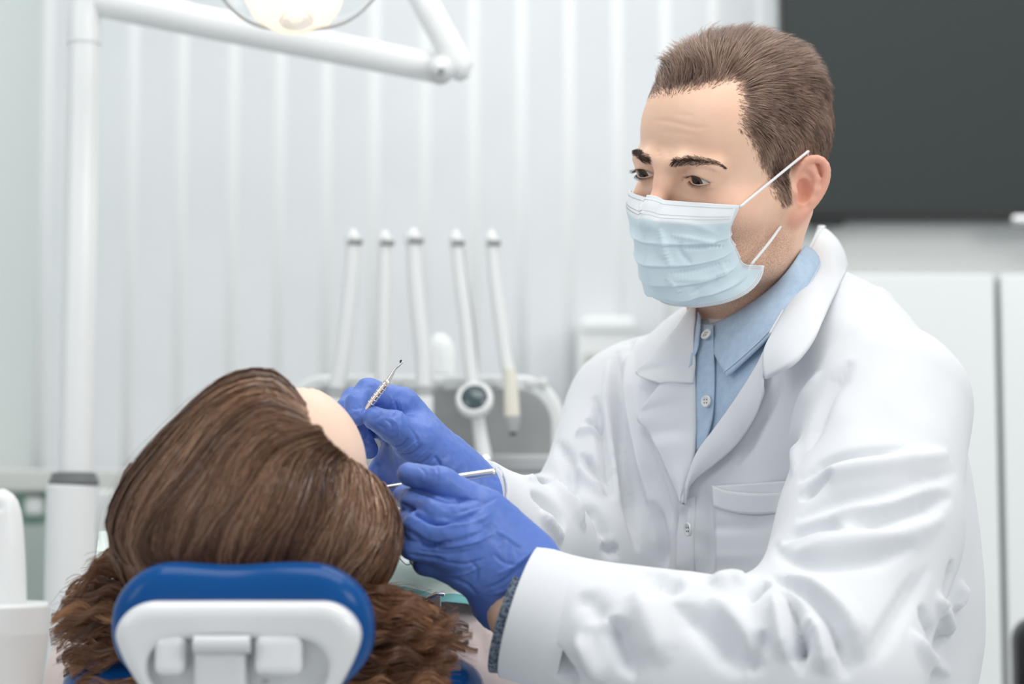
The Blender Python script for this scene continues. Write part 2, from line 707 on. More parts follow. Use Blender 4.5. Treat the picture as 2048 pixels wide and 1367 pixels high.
br = obj('metal_bracket', V, F, M_steel)
tag(br, 'small shiny metal rod at the lower edge of the wall screen', 'bracket')

# soap dispenser on the wall
YD = 3.5
sd = empty('soap_dispenser', P(1213, 790, YD))
a, b = P(1153, 637, YD), P(1276, 800, YD)
def rounded_front(a, b, y0, y1, r, n=6):
    """Rounded-rectangle prism between two opposite corners (x, z), from depth y0 (front) to y1."""
    x0, x1 = sorted((a[0], b[0])); z0, z1 = sorted((a[2], b[2]))
    pts = []
    for cx, cz, s in ((x1 - r, z1 - r, 0), (x0 + r, z1 - r, 1), (x0 + r, z0 + r, 2), (x1 - r, z0 + r, 3)):
        for i in range(n + 1):
            t = math.pi / 2 * (s + i / n)
            pts.append((cx + r * math.cos(t), cz + r * math.sin(t)))
    k = len(pts)
    V = np.array([[x, y0, z] for x, z in pts] + [[x, y1, z] for x, z in pts])
    F = [tuple(range(k)), tuple(range(2 * k - 1, k - 1, -1))] + [(i, i + k, (i + 1) % k + k, (i + 1) % k) for i in range(k)]
    return V, F
bevel(obj('housing', *rounded_front(a, b, YD - .05, YW, .022), M_white, sd), .010, 3)
bevel(obj('cover_rim', *rounded_front(P(1160, 645, YD), P(1268, 668, YD), YD - .056, YD - .04, .008), M_white, sd), .004, 2)
bevel(obj('window', *rounded_front(P(1166, 712, YD), P(1222, 792, YD), YD - .053, YD - .04, .006), mat('dispenser_window', (.55, .56, .53), .3), sd), .002, 2)
obj('level_mark', *rounded_front(P(1176, 722, YD), P(1190, 730, YD), YD - .0545, YD - .05, .003), M_dgrey, sd)
tag(sd, 'white wall soap dispenser with a grey level window behind the shoulder', 'dispenser')

# counter along the back wall
YK = 3.15
kt = empty('wall_counter', (P(150, 950, YK)[0], YK + .2, 0))
xa, xb = _x0 + .002, P(560, 950, YK)[0]
z1, z0 = P(100, 938, YK)[2], P(100, 984, YK)[2]
bevel(obj('worktop', *box((xa, YK - .02, z0), (xb, YW - .01, z1)), mat('worktop_laminate', (.70, .70, .68), .4), kt, smooth=False), .006, 3)
z2 = P(100, 1048, YK)[2]
obj('light_strip', *box((xa, YK + .03, z2), (xb, YK + .05, z0)), M_mint, kt, smooth=False)
bevel(obj('front_panel', *box((xa, YK, 0), (xb, YK + .3, z2)), M_cab, kt, smooth=False), .004)
tag(kt, 'pale counter with a mint green strip and grey green front on the wall', 'counter')
bx = bevel(obj('socket_box', *box(P(47, 1030, YK - .01), P(96, 994, YK + .03)), M_plastic, smooth=False), .006, 3)
tag(bx, 'small white box on the mint green strip beside the lamp pole', 'box')
bx = bevel(obj('tissue_carton', *box(P(186, 1080, 2.9), P(300, 980, 3.0)), M_plastic, smooth=False), .008, 3)
tag(bx, 'white carton behind the lamp pole and the hair', 'box')
bt = obj('carton_shelf', *box((P(130, 1080, 2.9)[0], 2.86, P(186, 1095, 2.9)[2]), (P(310, 1080, 2.9)[0], YK, P(186, 1080, 2.9)[2])), M_cab, kt, smooth=False)

# operating lamp: pole, elbow, arms, head
YP = 2.3
lp = empty('operating_lamp', (P(145, 1300, YP)[0], YP, 0))
def onp(px, py, Y=YP): return P(px, py, Y)
xp = P(160, 500, YP)[0]
zc1, zc0 = P(150, 944, YP)[2], P(150, 968, YP)[2]
ztp = P(165, 88, YP)[2]
obj('lower_pole', *lathe([(.029, .02), (.029, zc0 - .003), (.027, zc0)], 32, (xp - .004, YP, 0)), M_white, lp)
obj('floor_flange', *lathe([(.10, 0), (.10, .012), (.04, .03), (.031, .08)], 32, (xp - .004, YP, 0)), M_white, lp)
cl = obj('collar', *lathe([(.023, zc0 - .004), (.0285, zc0), (.0285, zc0 + .005), (.026, zc0 + .007), (.0265, zc1 - .003), (.0235, zc1)], 32, (xp - .002, YP, 0)), mat('collar_rubber', (.17, .18, .185), .5), lp)
obj('upper_pole', *lathe([(.0195, zc1 - .01), (.0195, ztp)], 32, (xp, YP, 0)), M_white, lp)
obj('joint_ring', *lathe([(.0195, ztp - .002), (.0205, ztp - .001), (.0205, ztp + .003), (.0195, ztp + .004)], 32, (xp, YP, 0)), M_plastic2, lp)
e0 = np.array([xp, YP, ztp + .003])
el = [e0, e0 + [0, 0, .035], e0 + [.012, 0, .062], e0 + [.040, 0, .080], e0 + [.075, 0, .078]]
obj('elbow', *tube(el, .0200, 28, 24), M_white, lp)
j1 = P(880, 138, YP + .02)
s1 = P(225, 8, YP)
obj('arm', *tube([s1 - [.02, 0, -.004], s1 + (j1 - s1) * .05, s1 + (j1 - s1) * .5, j1], [.0175, .0185, .0185, .0175], 28, 30), M_white, lp)
jt = P(893, 150, YP - .005)
jo = obj('knuckle', *tube([P(872, 138, YP - .026), P(880, 140, YP - .02), P(880, 140, YP + .045), P(880, 140, YP + .05)], [.004, .017, .017, .006], 24), M_plastic2, lp)
obj('bolt', *tube([P(882, 143, YP - .034), P(882, 143, YP - .024)], [.0045, .0045], 12), M_dgrey, lp)
a2 = P(915, 140, YP - .0)
obj('upper_arm', *tube([P(938, 152, YP), P(930, 146, YP), P(915, 125, YP), P(858, 20, YP), P(800, -90, YP), P(700, -230, YP - .15)], [.004, .013, .0165, .0165, .0165, .0165], 24, 40), M_white, lp)
# lamp head (mostly above the frame)
YL = 2.0
hd = P(590, 6, YL)
hdir = np.array([.10, -.35, -.95]); hdir /= np.linalg.norm(hdir)
M_glass = mat('visor_glass', (.97, .98, .98), .06, trans=1.0, ior=1.12)
M_warm = mat('warm_bulb', (1, .86, .7), .4, emit=(1.0, .74, .52), emit_s=5.0)
M_refl = mat('pearl_reflector', (.94, .88, .80), .35)
up = P(700, -230, YP - .15)
obj('yoke', *tube([up, P(640, -230, YL + .1), hd - hdir * .10], [.016, .014, .014], 16, 20), M_white, lp)
obj('housing', *lathe([(0, -.10), (.03, -.098), (.05, -.07), (.058, -.035), (.060, -.03), (.056, -.03)], 32, hd, hdir, close=False), M_white, lp)
obj('reflector', *lathe([(0, -.046), (.02, -.044), (.04, -.038), (.056, -.030)], 32, hd, hdir, close=False), M_refl, lp)
obj('bulb', *lathe([(0, -.040), (.010, -.038), (.014, -.028), (.012, -.018), (0, -.013)], 20, hd, hdir), M_warm, lp)
M_lens = mat('lit_lens', (.95, .93, .90), .3, trans=.5, emit=(1.0, .80, .62), emit_s=.32)
obj('lens_cover', *lathe([(.053, -.029), (.052, -.012), (.046, .004), (.034, .016), (.018, .022), (0, .0235), (0, .0215), (.017, .020), (.033, .014), (.0445, .003), (.0502, -.012), (.0512, -.029)], 40, hd, hdir), M_lens, lp)
obj('cover_cap', *lathe([(0, .0275), (.006, .027), (.014, .0245), (.018, .022), (.012, .0222), (0, .0236)], 24, hd, hdir), M_lens, lp)  # cap takes the glowing lens material so its shaded underside stays bright
# wide clear splash visor behind the lens
G = []
for i in range(33):
    t = (i / 32 - .5) * 2
    row = []
    for j in range(9):
        s = j / 8
        x = t * .091
        row.append(hd + np.array([x, .018 + .02 * t * t, .052 - .075 * s * (1 - .75 * abs(t) ** 3.0) ]))
    G.append(row)
V, F = sheet(np.array(G), .0025)
obj('splash_visor', V, F, M_glass, lp)
M_rim = mat('visor_rim', (.62, .64, .63), .3)
obj('visor_rim', *tube([g[-1] for g in G], .0018, 8), M_rim, lp)
for t in (-1, 1):
    obj('handle', *tube([hd + [t * .058, .01, .05], hd + [t * .09, .0, .06], hd + [t * .115, -.01, .06]], [.006, .008, .009], 14, 14), M_plastic, lp)
tag(lp, 'white operating lamp on a pole with folding arm and clear glass shade', 'lamp')

# delivery unit with whip arms and instruments
YU = 2.45
M_unit = mat('unit_shell', (.76, .79, .79), .3)
M_unitg = mat('unit_grey_front', (.31, .325, .325), .5)
du = empty('delivery_unit', (P(900, 900, YU)[0], YU + .1, 0))
bevel(obj('shell', *rounded_front(P(560, 748, YU), P(1130, 978, YU), YU, YU + .22, .058, 10), M_unit, du), .008, 3)
bevel(obj('front_panel', *rounded_front(P(575, 776, YU), P(1104, 972, YU), YU - .004, YU + .01, .044, 10), M_unitg, du), .003, 2)
bevel(obj('tray_ledge', *box(P(570, 944, YU - .03), P(1115, 914, YU + .1)), M_mgrey, du, smooth=False), .006, 3)
bevel(obj('tray', *box(P(560, 985, YU - .02), P(1120, 945, YU + .2)), M_unit, du, smooth=False), .006, 3)
obj('support_column', *lathe([(.16, 0), (.16, .03), (.05, .06), (.045, .6), (.045, P(850, 1000, YU)[2])], 28, (.135, YU + .1, 0)), M_white, du)
bevel(obj('support_bar', *box((P(700, 980, YU)[0], YU + .06, P(850, 1010, YU)[2]), (.17, YU + .14, P(850, 984, YU)[2])), M_white, du, smooth=False), .006, 2)
for px in (650, 690, 740, 800, 880, 930, 990, 1060, 1085):
    bevel(obj('holder_slot', *box(P(px - 9, 771, YU - .006), P(px + 9, 757, YU + .01)), M_plastic2, du, smooth=False), .002, 2)
whips = [
    ([(706, 480), (704, 540), (694, 640), (682, 730), (670, 800)], 15),
    ([(770, 482), (769, 560), (767, 660), (765, 745), (766, 800)], 14),
    ([(826, 478), (831, 560), (840, 650), (847, 720), (848, 775)], 16),
    ([(912, 482), (920, 560), (932, 650), (938, 710), (946, 770)], 13),
    ([(983, 482), (990, 560), (1002, 650), (1012, 720), (1020, 752)], 13)]
YI = YU - .045
for pts, w in whips:
    r = w * 1.22 / PX(YI)
    wa = obj('whip_arm', *tube([P(x, y, YI) for x, y in pts], [r * .85, r * .95, r, r, r], 16, 30, flat=.9), M_plastic2, du)
    t0 = P(*pts[0], YI)
    obj('swivel_cap', *lathe([(r * .4, -.006), (r * .95, -.005), (r * .95, .004), (r * .5, .008), (r * .36, .013), (0, .014)], 16, t0), M_plastic, wa)
    obj('swivel_pin', *tube([t0 + [-.004, -r, -.003], t0 + [r * 1.1, -r * .6, -.003]], .0035, 10), M_dgrey, wa)
for pts in ([(922, 500), (928, 560), (944, 660), (950, 740), (948, 790)], [(990, 500), (994, 560), (1014, 680), (1024, 740)]):
    obj('hose', *tube([P(x, y, YI + .02) for x, y in pts], .0045, 10, 30), M_mgrey, du)
tag(du, 'white and grey dental delivery unit with five whip arms', 'dental unit')

YI2 = YU - .068
ax = P(970, 928, YI2) - P(950, 805, YI2); ax /= np.linalg.norm(ax)
cl = empty('curing_light', P(950, 803, YI2))
fd = np.array([-.06, -.93, .36]); fd /= np.linalg.norm(fd)
obj('head_ring', *lathe([(0, .010), (.012, .012), (.0185, .008), (.0222, 0), (.0225, -.008), (.019, -.014), (.016, -.0125)], 36, P(950, 803, YI2), -fd, close=False), M_plastic, cl)
obj('lens', *lathe([(.0168, .010), (.014, .0122), (.007, .0142), (0, .0148)], 36, P(950, 803, YI2), fd, close=False), mat('dark_lens', (.05, .085, .10), .12, coat=.6), cl)
obj('handle', *tube([P(956, 832, YI2 + .012), P(961, 870, YI2 + .012), P(968, 912, YI2 + .012)], [.0075, .0085, .0095], 18, 14), M_plastic, cl)
obj('ball_joint', *lathe([(.004, -.010), (.011, -.006), (.0125, 0), (.011, .006), (.004, .010)], 20, P(970, 922, YI2 + .012), ax), M_steel, cl)
obj('tail', *tube([P(971, 930, YI2 + .012), P(973, 952, YI2 + .012)], [.010, .0085], 16), M_plastic2, cl)
tag(cl, 'round white inspection lamp with a dark lens hanging on the delivery unit', 'dental tool')
hp = empty('scaler_handpiece', P(1024, 745, YI2))
obj('grip', *tube([P(1020, 738, YI2), P(1022, 775, YI2), P(1024, 832, YI2)], [.0072, .0085, .0098], 20, 16), M_cream, hp)
obj('nose_cone', *tube([P(1024, 832, YI2), P(1025, 848, YI2), P(1026, 864, YI2)], [.0098, .0088, .0055], 20), M_mgrey, hp)
obj('tip', *tube([P(1026, 862, YI2), P(1026, 870, YI2)], [.0042, .0038], 14), M_black, hp)
tag(hp, 'cream handpiece with a grey nose hanging on the delivery unit', 'dental tool')
hp = empty('turbine_handpiece', P(848, 790, YI2))
obj('coupling', *tube([P(848, 772, YI2), P(847, 795, YI2)], [.010, .0115], 18), M_mgrey, hp)
obj('grip', *tube([P(846, 793, YI2), P(847, 830, YI2), P(850, 885, YI2), P(853, 930, YI2)], [.0125, .012, .0105, .009], 20, 16), M_plastic, hp)
tag(hp, 'white handpiece hanging on the unit beside the gloved hand', 'dental tool')
hp = empty('suction_handpiece', P(672, 790, YI2))
obj('coupling', *tube([P(674, 775, YI2), P(671, 800, YI2)], [.010, .0115], 18), M_mgrey, hp)
obj('grip', *tube([P(671, 798, YI2), P(664, 850, YI2), P(655, 930, YI2)], [.0125, .012, .010], 20, 16), M_plastic, hp)
tag(hp, 'white handpiece hanging on the unit behind the raised gloved fingers', 'dental tool')
cp = obj('white_bottle', *lathe([(0, 0), (.019, .001), (.0195, .01), (.0195, .028), (.018, .038), (.013, .048), (.006, .053), (0, .054)], 28, P(880, 750, YU + .10)), M_white)
tag(cp, 'white rounded bottle standing on the unit behind the whip arms', 'bottle')

# cuspidor at the left edge
YQ = 2.0
cx = P(14, 1200, YQ)[0]
cq = empty('cuspidor', (cx, YQ, 0))
zr = P(20, 1204, YQ)[2]
obj('bowl', *lathe([(.03, zr - .16), (.05, zr - .10), (.058, zr - .03), (.0575, zr - .004), (.055, zr), (.052, zr - .002), (.048, zr - .012), (.03, zr - .03), (0, zr - .034)], 40, (cx - .016, YQ, 0)), M_plastic, cq)
obj('pedestal', *lathe([(.10, 0), (.10, .05), (.05, .12), (.045, zr - .155)], 32, (cx - .016, YQ, 0)), M_plastic, cq)
zt = P(14, 995, YQ + .03)[2]
obj('spout_tower', *tube([(cx - .010, YQ + .035, zr - .02), (cx - .011, YQ + .035, zr + .03), (cx - .013, YQ + .035, zt - .02), (cx - .017, YQ + .03, zt - .004), (cx - .024, YQ + .02, zt)], [.0215, .0205, .0175, .0145, .006], 22, 24), M_plastic, cq)
tag(cq, 'white cuspidor bowl with a spout tower beside the lamp pole', 'cuspidor')

# dark stool at the lower right edge
YS = 2.6
so = empty('office_stool', (P(2130, 1300, YS)[0], YS, 0))
bevel(obj('backrest', *rounded_front(P(2036, 1236, YS), P(2300, 1420, YS), YS, YS + .05, .03, 6), M_black, so), .01, 3)
zz = P(1990, 1372, YS)[2]
obj('seat', *lathe([(0, zz - .07), (.16, zz - .07), (.185, zz - .05), (.19, zz - .02), (.175, zz), (0, zz + .002)], 36, (P(2130, 1300, YS)[0] + .02, YS - .15, 0)), M_black, so)
obj('gas_spring', *lathe([(.025, .05), (.025, zz - .07)], 16, (P(2130, 1300, YS)[0] + .02, YS - .15, 0)), M_dgrey, so)
obj('back_bar', *tube([(P(2130, 1300, YS)[0] + .02, YS - .05, zz - .06), (P(2130, 1300, YS)[0] + .02, YS + .08, zz - .05), (P(2130, 1300, YS)[0] + .02, YS + .055, zz + .05)], .012, 12, 14), M_dgrey, so)
for i in range(5):
    t = i * 2 * math.pi / 5
    c0 = np.array([P(2130, 1300, YS)[0] + .02, YS - .15, 0])
    obj('leg', *tube([c0 + [0, 0, .09], c0 + [.26 * math.cos(t), .26 * math.sin(t), .03]], [.022, .014], 10), M_dgrey, so)
    obj('foot', *lathe([(.02, 0), (.026, .006), (.022, .03), (.0, .034)], 14, c0 + [.26 * math.cos(t), .26 * math.sin(t), 0]), M_black, so)
tag(so, 'black office stool at the lower edge in front of the white cabinet', 'stool')


# =================================================================== the dentist: head
HY, HP, HR = np.radians([-46.7, 9.5, 12.6])
HS = 0.97
HO = np.array([0.1964, 1.756, 1.506])
def rot_ypr(y, p, r):
    cy, sy, cp, sp, cr, sr = math.cos(y), math.sin(y), math.cos(p), math.sin(p), math.cos(r), math.sin(r)
    return (np.array([[cy, -sy, 0], [sy, cy, 0], [0, 0, 1]]) @ np.array([[1, 0, 0], [0, cp, -sp], [0, sp, cp]])
            @ np.array([[cr, 0, sr], [0, 1, 0], [-sr, 0, cr]]))
HM = rot_ypr(HY, HP, HR)
def h2w(p): return (np.asarray(p, float) * HS) @ HM.T + HO
def w2h(p): return ((np.asarray(p, float) - HO) @ HM) / HS
EYE = np.array([.032, -.0765, 0.003]); ER = .0122
ear_o = arr([.0705, -.001, -.006])
_eu = np.array([.06, .17, .98]); _eu /= np.linalg.norm(_eu)
_eb = np.array([.42, .9, -.15]); _eb -= (_eb @ _eu) * _eu; _eb /= np.linalg.norm(_eb)
_eo = np.cross(_eb, _eu); _eo /= np.linalg.norm(_eo)
if _eo[0] < 0: _eo = -_eo
EARM = arr(np.stack([_eb, _eu, _eo], 1))


def ear_sdf(q):
    """q in ear frame (back, up, out)."""
    hel = [(.001, -.004, .001), (.000, .008, .001), (.003, .020, .003), (.010, .0285, .005), (.020, .0305, .007), (.028, .025, .008),
           (.031, .014, .008), (.030, .002, .007), (.026, -.009, .006), (.020, -.019, .004), (.013, -.027, .002)]
    hr_ = spline(np.c_[np.array(hel), [.0035, .0032, .0032, .0033, .0033, .0034, .0034, .0033, .0033, .004, .006]], 22)
    d = caps(q, hr_[:, :3], hr_[:, 3], .003)
    d = smin(d, caps(q, [(.013, -.025, .001), (.007, -.031, .0), (.001, -.028, -.002)], [.006, .0065, .005], .004), .006)
    d = smin(d, ell(q, (.0155, .004, .0), (.0168, .029, .0046)), .003)
    anti = [(.016, .022, .004), (.0215, .012, .006), (.0225, .001, .006), (.019, -.010, .005), (.011, -.016, .004)]
    d = smin(d, caps(q, anti, [.003, .0032, .0034, .0034, .0032], .003), .0035)
    d = smin(d, caps(q, [(.007, .022, .002), (.016, .018, .005)], [.0025, .003]), .004)
    con = ell(q, (.0105, -.003, .006), (.0082, .0125, .0100))
    d = smax(d, -con, .003)
    d = smin(d, caps(q, [(-.004, -.002, .0), (.0015, -.006, .005), (.001, -.009, .004)], [.005, .0042, .004]), .004)
    d = smin(d, caps(q, [(.002, .004, .001), (.009, .001, .002), (.014, .000, .002)], [.0026, .0022, .0015]), .003)
    return d


def head_sdf(p):
    """Head in its own frame: +x the subject's left, -y forward, +z up."""
    q = p.copy()
    q[:, 0] = np.abs(q[:, 0])
    sq = q
    d = ell(p, (0, .012, .040), (.0735, .093, .082))
    d = smin(d, ell(p, (0, -.040, .036), (.058, .051, .056)), .03)
    d = smin(d, ell(p, (0, -.036, -.028), (.058, .052, .062)), .03)
    d = smin(d, ell(sq, (.043, -.053, -.030), (.020, .022, .017)), .022)
    d = smin(d, cap(sq, (.045, -.050, -.026), (.064, .0, -.012), .010, .008), .02)
    d = smin(d, caps(sq, [(.060, .002, -.030), (.0535, -.004, -.074), (.012, -.074, -.096)], [.016, .016, .017], .02), .025)
    d = smin(d, ell(p, (0, -.030, -.075), (.050, .050, .040)), .02)
    # brow, sockets
    d = smin(d, caps(sq, [(.0, -.0905, .010), (.020, -.0925, .0125), (.044, -.0785, .0115)], [.006, .0072, .0065], .006), .012)
    d = smax(d, -ell(sq, (.0285, -.1025, -.001), (.0215, .0198, .0122)), .010)
    # lids
    lid = np.sqrt(((sq - arr(EYE)) ** 2).sum(1)) - .0142
    d = smin(d, lid, .0045)
    # nose and mouth block
    d = smin(d, caps(p, [(0, -.089, .010), (0, -.0958, -.006), (0, -.1055, -.026), (0, -.1095, -.038)], [.0068, .0062, .0072, .0088], .006), .014)
    d = smin(d, ell(sq, (.011, -.096, -.043), (.0085, .011, .008)), .01)
    d = smin(d, ell(p, (0, -.078, -.068), (.030, .020, .026)), .02)
    # neck
    d = smin(d, caps(p, NECK, [.047, .045, .045, .054], .02), .024)
    d = smin(d, cap(sq, (.060, .022, -.030), (.026, -.002, -.165), .013, .011), .02)
    # ear
    e = (q - ear_o) @ EARM / f32(.91)
    near = (np.linalg.norm(e - arr([.014, 0, 0]), axis=1) < .062) & EARS_ON
    if near.any():
        de = ear_sdf(e[near]) * f32(.91)
        d[near] = smin(d[near], de, .0045)
        d[near] = smax(d[near], -ell(e[near], (.0098, -.003, .0045), (.0072, .0112, .0085)), .003)
    # eye opening
    v = sq - arr(EYE)
    r = np.sqrt((v * v).sum(1))
    m = (r < .03) & (v[:, 1] < 0)
    if EYES_OPEN and m.any():
        vv = v[m]; rr = np.maximum(r[m], 1e-5)
        az = vv[:, 0] / rr / .90
        elv = vv[:, 2] / rr
        b = np.clip(1 - az * az, -1, 1)
        up = -.05 * az - .30 + .32 * b
        lo = -.05 * az - .30 - .24 * b
        cut = np.maximum(elv - up, lo - elv) * rr
        cut = np.maximum(cut, (rr - .021))
        d[m] = smax(d[m], -cut, .0012)
    return d


EYES_OPEN = EARS_ON = True
_nk = w2h(np.stack([h2w((0, .022, -.055)), h2w((0, .032, -.10)), P(1522, 610, 1.80), P(1540, 740, 1.83)]))
NECK = [tuple(x) for x in _nk]
HV, HQ = surfnet(head_sdf, (-.115, -.150, -.235), (.115, .150, .140), .0013)
# forehead and lid creases, temple hollow in head space
HW = h2w(HV)
HW = strokes(HW, HQ, [
    ([(1300, 240), (1340, 243), (1385, 254), (1420, 254)], 5, -.5),
    ([(1310, 262), (1360, 266), (1400, 272)], 6, -.3),
    ([(1345, 228), (1390, 232)], 5, -.3),
    ([(1316, 296), (1318, 318)], 5, -.6),
    ([(1338, 300), (1336, 318)], 5, -.5),
    ([(1375, 340), (1400, 336), (1430, 345), (1442, 352)], 4, -.8),
    ([(1372, 366), (1395, 380), (1425, 378)], 6, -.8),
    ([(1360, 372), (1385, 392), (1420, 396)], 7, -.5),
])
HV = w2h(HW)

M_skin = mat('skin', (.80, .50, .36), .48, spec=.35, sss=.25, sss_r=(1, .35, .18), sss_scale=.006)
n = NT(M_skin)
a1 = n.n('ShaderNodeAttribute', attribute_name='scalp')
a2 = n.n('ShaderNodeAttribute', attribute_name='stubble')
a3 = n.n('ShaderNodeAttribute', attribute_name='flush')
z1 = n.noise(35, 4); z2 = n.noise(1900, 2, .6)
r1 = n.ramp(z1, 0, [(.3, (.88, .56, .405)), (.7, (.93, .63, .475))])
fl = n.mix(a3, 'Fac', (r1, 0), (.74, .29, .21))
r2 = n.ramp(z2, 0, [(.42, (0, 0, 0)), (.60, (1, 1, 1))])
mu = n.n('ShaderNodeMath', operation='MULTIPLY'); n.l(a2, 'Fac', mu, 0); n.l(r2, 0, mu, 1)
st = n.mix(mu, 0, (fl, 2), (.17, .085, .06))
sc = n.mix(a1, 'Fac', (st, 2), (.10, .055, .038))
n.l(sc, 2, n.b, 'Base Color')
z3 = n.noise(700, 3)
n.bump(z3, 0, .12, .0006)


def smooth01(x): 
    x = np.clip(x, 0, 1)
    return x * x * (3 - 2 * x)


# scalp region: above a hairline given by (y, z) for the side of the head
def hair_margin(x, y, z):
    """How far inside the hair (positive) a point of the head lies."""
    zf = np.interp(x, [-.08, -.060, -.045, -.037, -.005, .015, .030, .036, .045, .08], [.05, .056, .064, .067, .0705, .0740, .0795, .0825, .086, .09])
    ysd = np.interp(z, [-.03, -.02, -.0066, .005, .018, .032, .044, .053, .066, .0745, .085],
                    [-.016, -.020, -.0275, -.033, -.0444, -.0535, -.0616, -.0640, -.0596, -.058, -.056])
    low = np.interp(y, [-.2, -.030, -.022, -.012, -.006, .002, .018, .028, .04, .055, .08, .12],
                    [-.03, -.028, -.024, -.022, -.006, .024, .024, .006, -.020, -.044, -.058, -.060])
    return np.minimum(np.maximum(z - zf, np.where(np.abs(x) > .03, y - ysd, -.05)), z - low)


fx, fy, fz = HV.T
HM_ = hair_margin(fx, fy, fz) + .0016 * vnoise(HV * 330, 41) + .0016 * vnoise(HV * 140, 42)
scalp = smooth01((HM_ - .0035) / .010)
stub = smooth01((-.030 - fz - .25 * np.clip(fy + .02, -.1, 0)) / .03) * smooth01((.012 - fy) / .02) * smooth01((fz + .150) / .025)
sb = smooth01((fz + .05) / .02) * smooth01((-.004 - np.abs(fy + .014)) / .01 + 1.2) * (np.abs(fx) > .05) * (fz < .02)
stub = np.clip(stub * .62 + .35 * sb, 0, 1)
ex, ey, ez = ((np.c_[np.abs(fx), fy, fz] - ear_o) @ EARM / .91).T
flush = .55 * smooth01((.009 - ear_sdf(arr(np.c_[ex, ey, ez]))) / .008) * smooth01((ex + .006) / .008)
flush = np.maximum(flush, .30 * np.exp(-((fx / .012) ** 2 + ((fz + .03) / .03) ** 2)) * (fy < -.08))
flush = np.maximum(flush, .25 * np.exp(-(((np.abs(fx) - .045) / .02) ** 2 + ((fz + .035) / .025) ** 2)) * (fy < -.03))

dentist = empty('person', P(1560, 1367, 1.75) * [1, 1, 0])
body = obj('body', h2w(HV), HQ, M_skin, dentist)
pieces_attr(body, 'scalp', scalp); pieces_attr(body, 'stubble', stub); pieces_attr(body, 'flush', flush)
CHead = Cast(h2w(HV), HQ)

# eyes
M_eye = mat('eye', (.8, .78, .76), .12, spec=.6)
n = NT(M_eye)
tc = n.n('ShaderNodeAttribute', attribute_name='iris')
r = n.ramp(tc, 'Fac', [(0, (.80, .75, .72)), (.30, (.78, .72, .69)), (.34, (.03, .018, .012)), (.42, (.12, .055, .025)), (.66, (.09, .04, .018)), (.72, (.004, .003, .003))])
n.l(r, 0, n.b, 'Base Color')
gaze = np.array([-.10, -.80, -.46]); gaze /= np.linalg.norm(gaze)
for s in (-1, 1):
    c = EYE * [s, 1, 1]
    V, F = lathe([(ER * math.sin(t), -ER * math.cos(t)) for t in np.linspace(0, math.pi, 25)], 32, c, gaze)
    cosv = ((V - c) @ gaze) / ER
    bul = np.maximum(cosv - .86, 0) * .006
    V = V + ((V - c) / ER) * bul[:, None]
    o = obj('eye', h2w(V), F, M_eye, body)
    pieces_attr(o, 'iris', np.clip((np.clip(cosv, -1, 1) - .72) / .28, 0, 1))

# brows and lashes
M_brow = mat('brow_hair', (.055, .030, .020), .5)
def surf_head(x, y, z):
    """Push a head-space point onto the head surface along y."""
    p = arr(np.stack([x, y, z], 1))
    for _ in range(10):
        d = head_sdf(p)
        p = p - grad(head_sdf, p) * d[:, None] * .8
    return p.astype(float), grad(head_sdf, p).astype(float)
for s in (-1, 1):
    ctr = spline([(.0105, -.098, .0130), (.022, -.098, .0158), (.034, -.094, .0178), (.046, -.082, .0155), (.053, -.070, .0105)], 60)
    paths = []
    b_, n_ = surf_head(*ctr.T)
    for _ in range(8):
        b_[1:-1] = .5 * b_[1:-1] + .25 * (b_[2:] + b_[:-2]); n_[1:-1] = .5 * n_[1:-1] + .25 * (n_[2:] + n_[:-2])
    for i in range(60):
        t = i / 59
        w = .0050 * min(1, .6 + t * 4) * min(1, (1.0 - t) * 1.9 + .05)
        b0, nn = b_[i], n_[i]
        for k in range(13):
            u = rng.uniform(-1, 1)
            b = b0 + np.array([0, 0, u * w]) + rng.normal(0, .0004, 3)
            tx = np.array([.8, .25, .40 - .9 * t - u * .5]); tx -= (tx @ nn) * nn; tx /= np.linalg.norm(tx)
            L = rng.uniform(.005, .0085) * min(1, 1.25 - t)
            if rng.random() < t - .6 or t > .94: continue
            paths.append([b - nn * .0004, b + tx * L * .5 + nn * .0011, b + tx * L + nn * .0007])
    pa = np.array(paths)
    pa[:, :, 0] *= s
    V, Q = strands(None, h2w(pa), np.full(len(pa), .00013))
    tag(obj('eyebrow', V, Q, M_brow, body), kind='stuff')
    pl = []
    for az in np.linspace(-.72, .80, 40):
        for up in (1, 0):
            b = 1 - (az / .9) ** 2
            aa = az / .9
            el = -.05 * aa - .30 + (.32 * b + .02 if up else -.24 * b - .02)
            r0 = .0138
            dd = np.array([az, -math.sqrt(max(.02, 1 - az * az - el * el)), el])
            p0 = EYE + dd * r0
            out = dd * 1.0 + np.array([az * .5, -.2, (-.15 if up else -.5)])
            out /= np.linalg.norm(out)
            L = (.0062 if up else .0035) * rng.uniform(.8, 1.1)
            pl.append([p0, p0 + out * L * .5 + np.array([0, 0, -.0006 if up else 0]), p0 + out * L + np.array([0, 0, .0007 if up else -.0004])])
    pl = np.array(pl); pl[:, :, 0] *= s
    V, Q = strands(None, h2w(pl), np.full(len(pl), .00020))
    tag(obj('eyelashes', V, Q, M_brow, body), kind='stuff')

# ------------------------------------------------------------------ short hair
def sample_mesh(V, Q, w, n):
    a, b, c, d = V[Q[:, 0]], V[Q[:, 1]], V[Q[:, 2]], V[Q[:, 3]]
    A = np.linalg.norm(np.cross(c - a, d - b), axis=1) * w[Q].mean(1)
    i = rng.choice(len(Q), n, p=A / A.sum())
    u, v = rng.random(n)[:, None], rng.random(n)[:, None]
    return (a[i] * (1 - u) + b[i] * u) * (1 - v) + (d[i] * (1 - u) + c[i] * u) * v, i


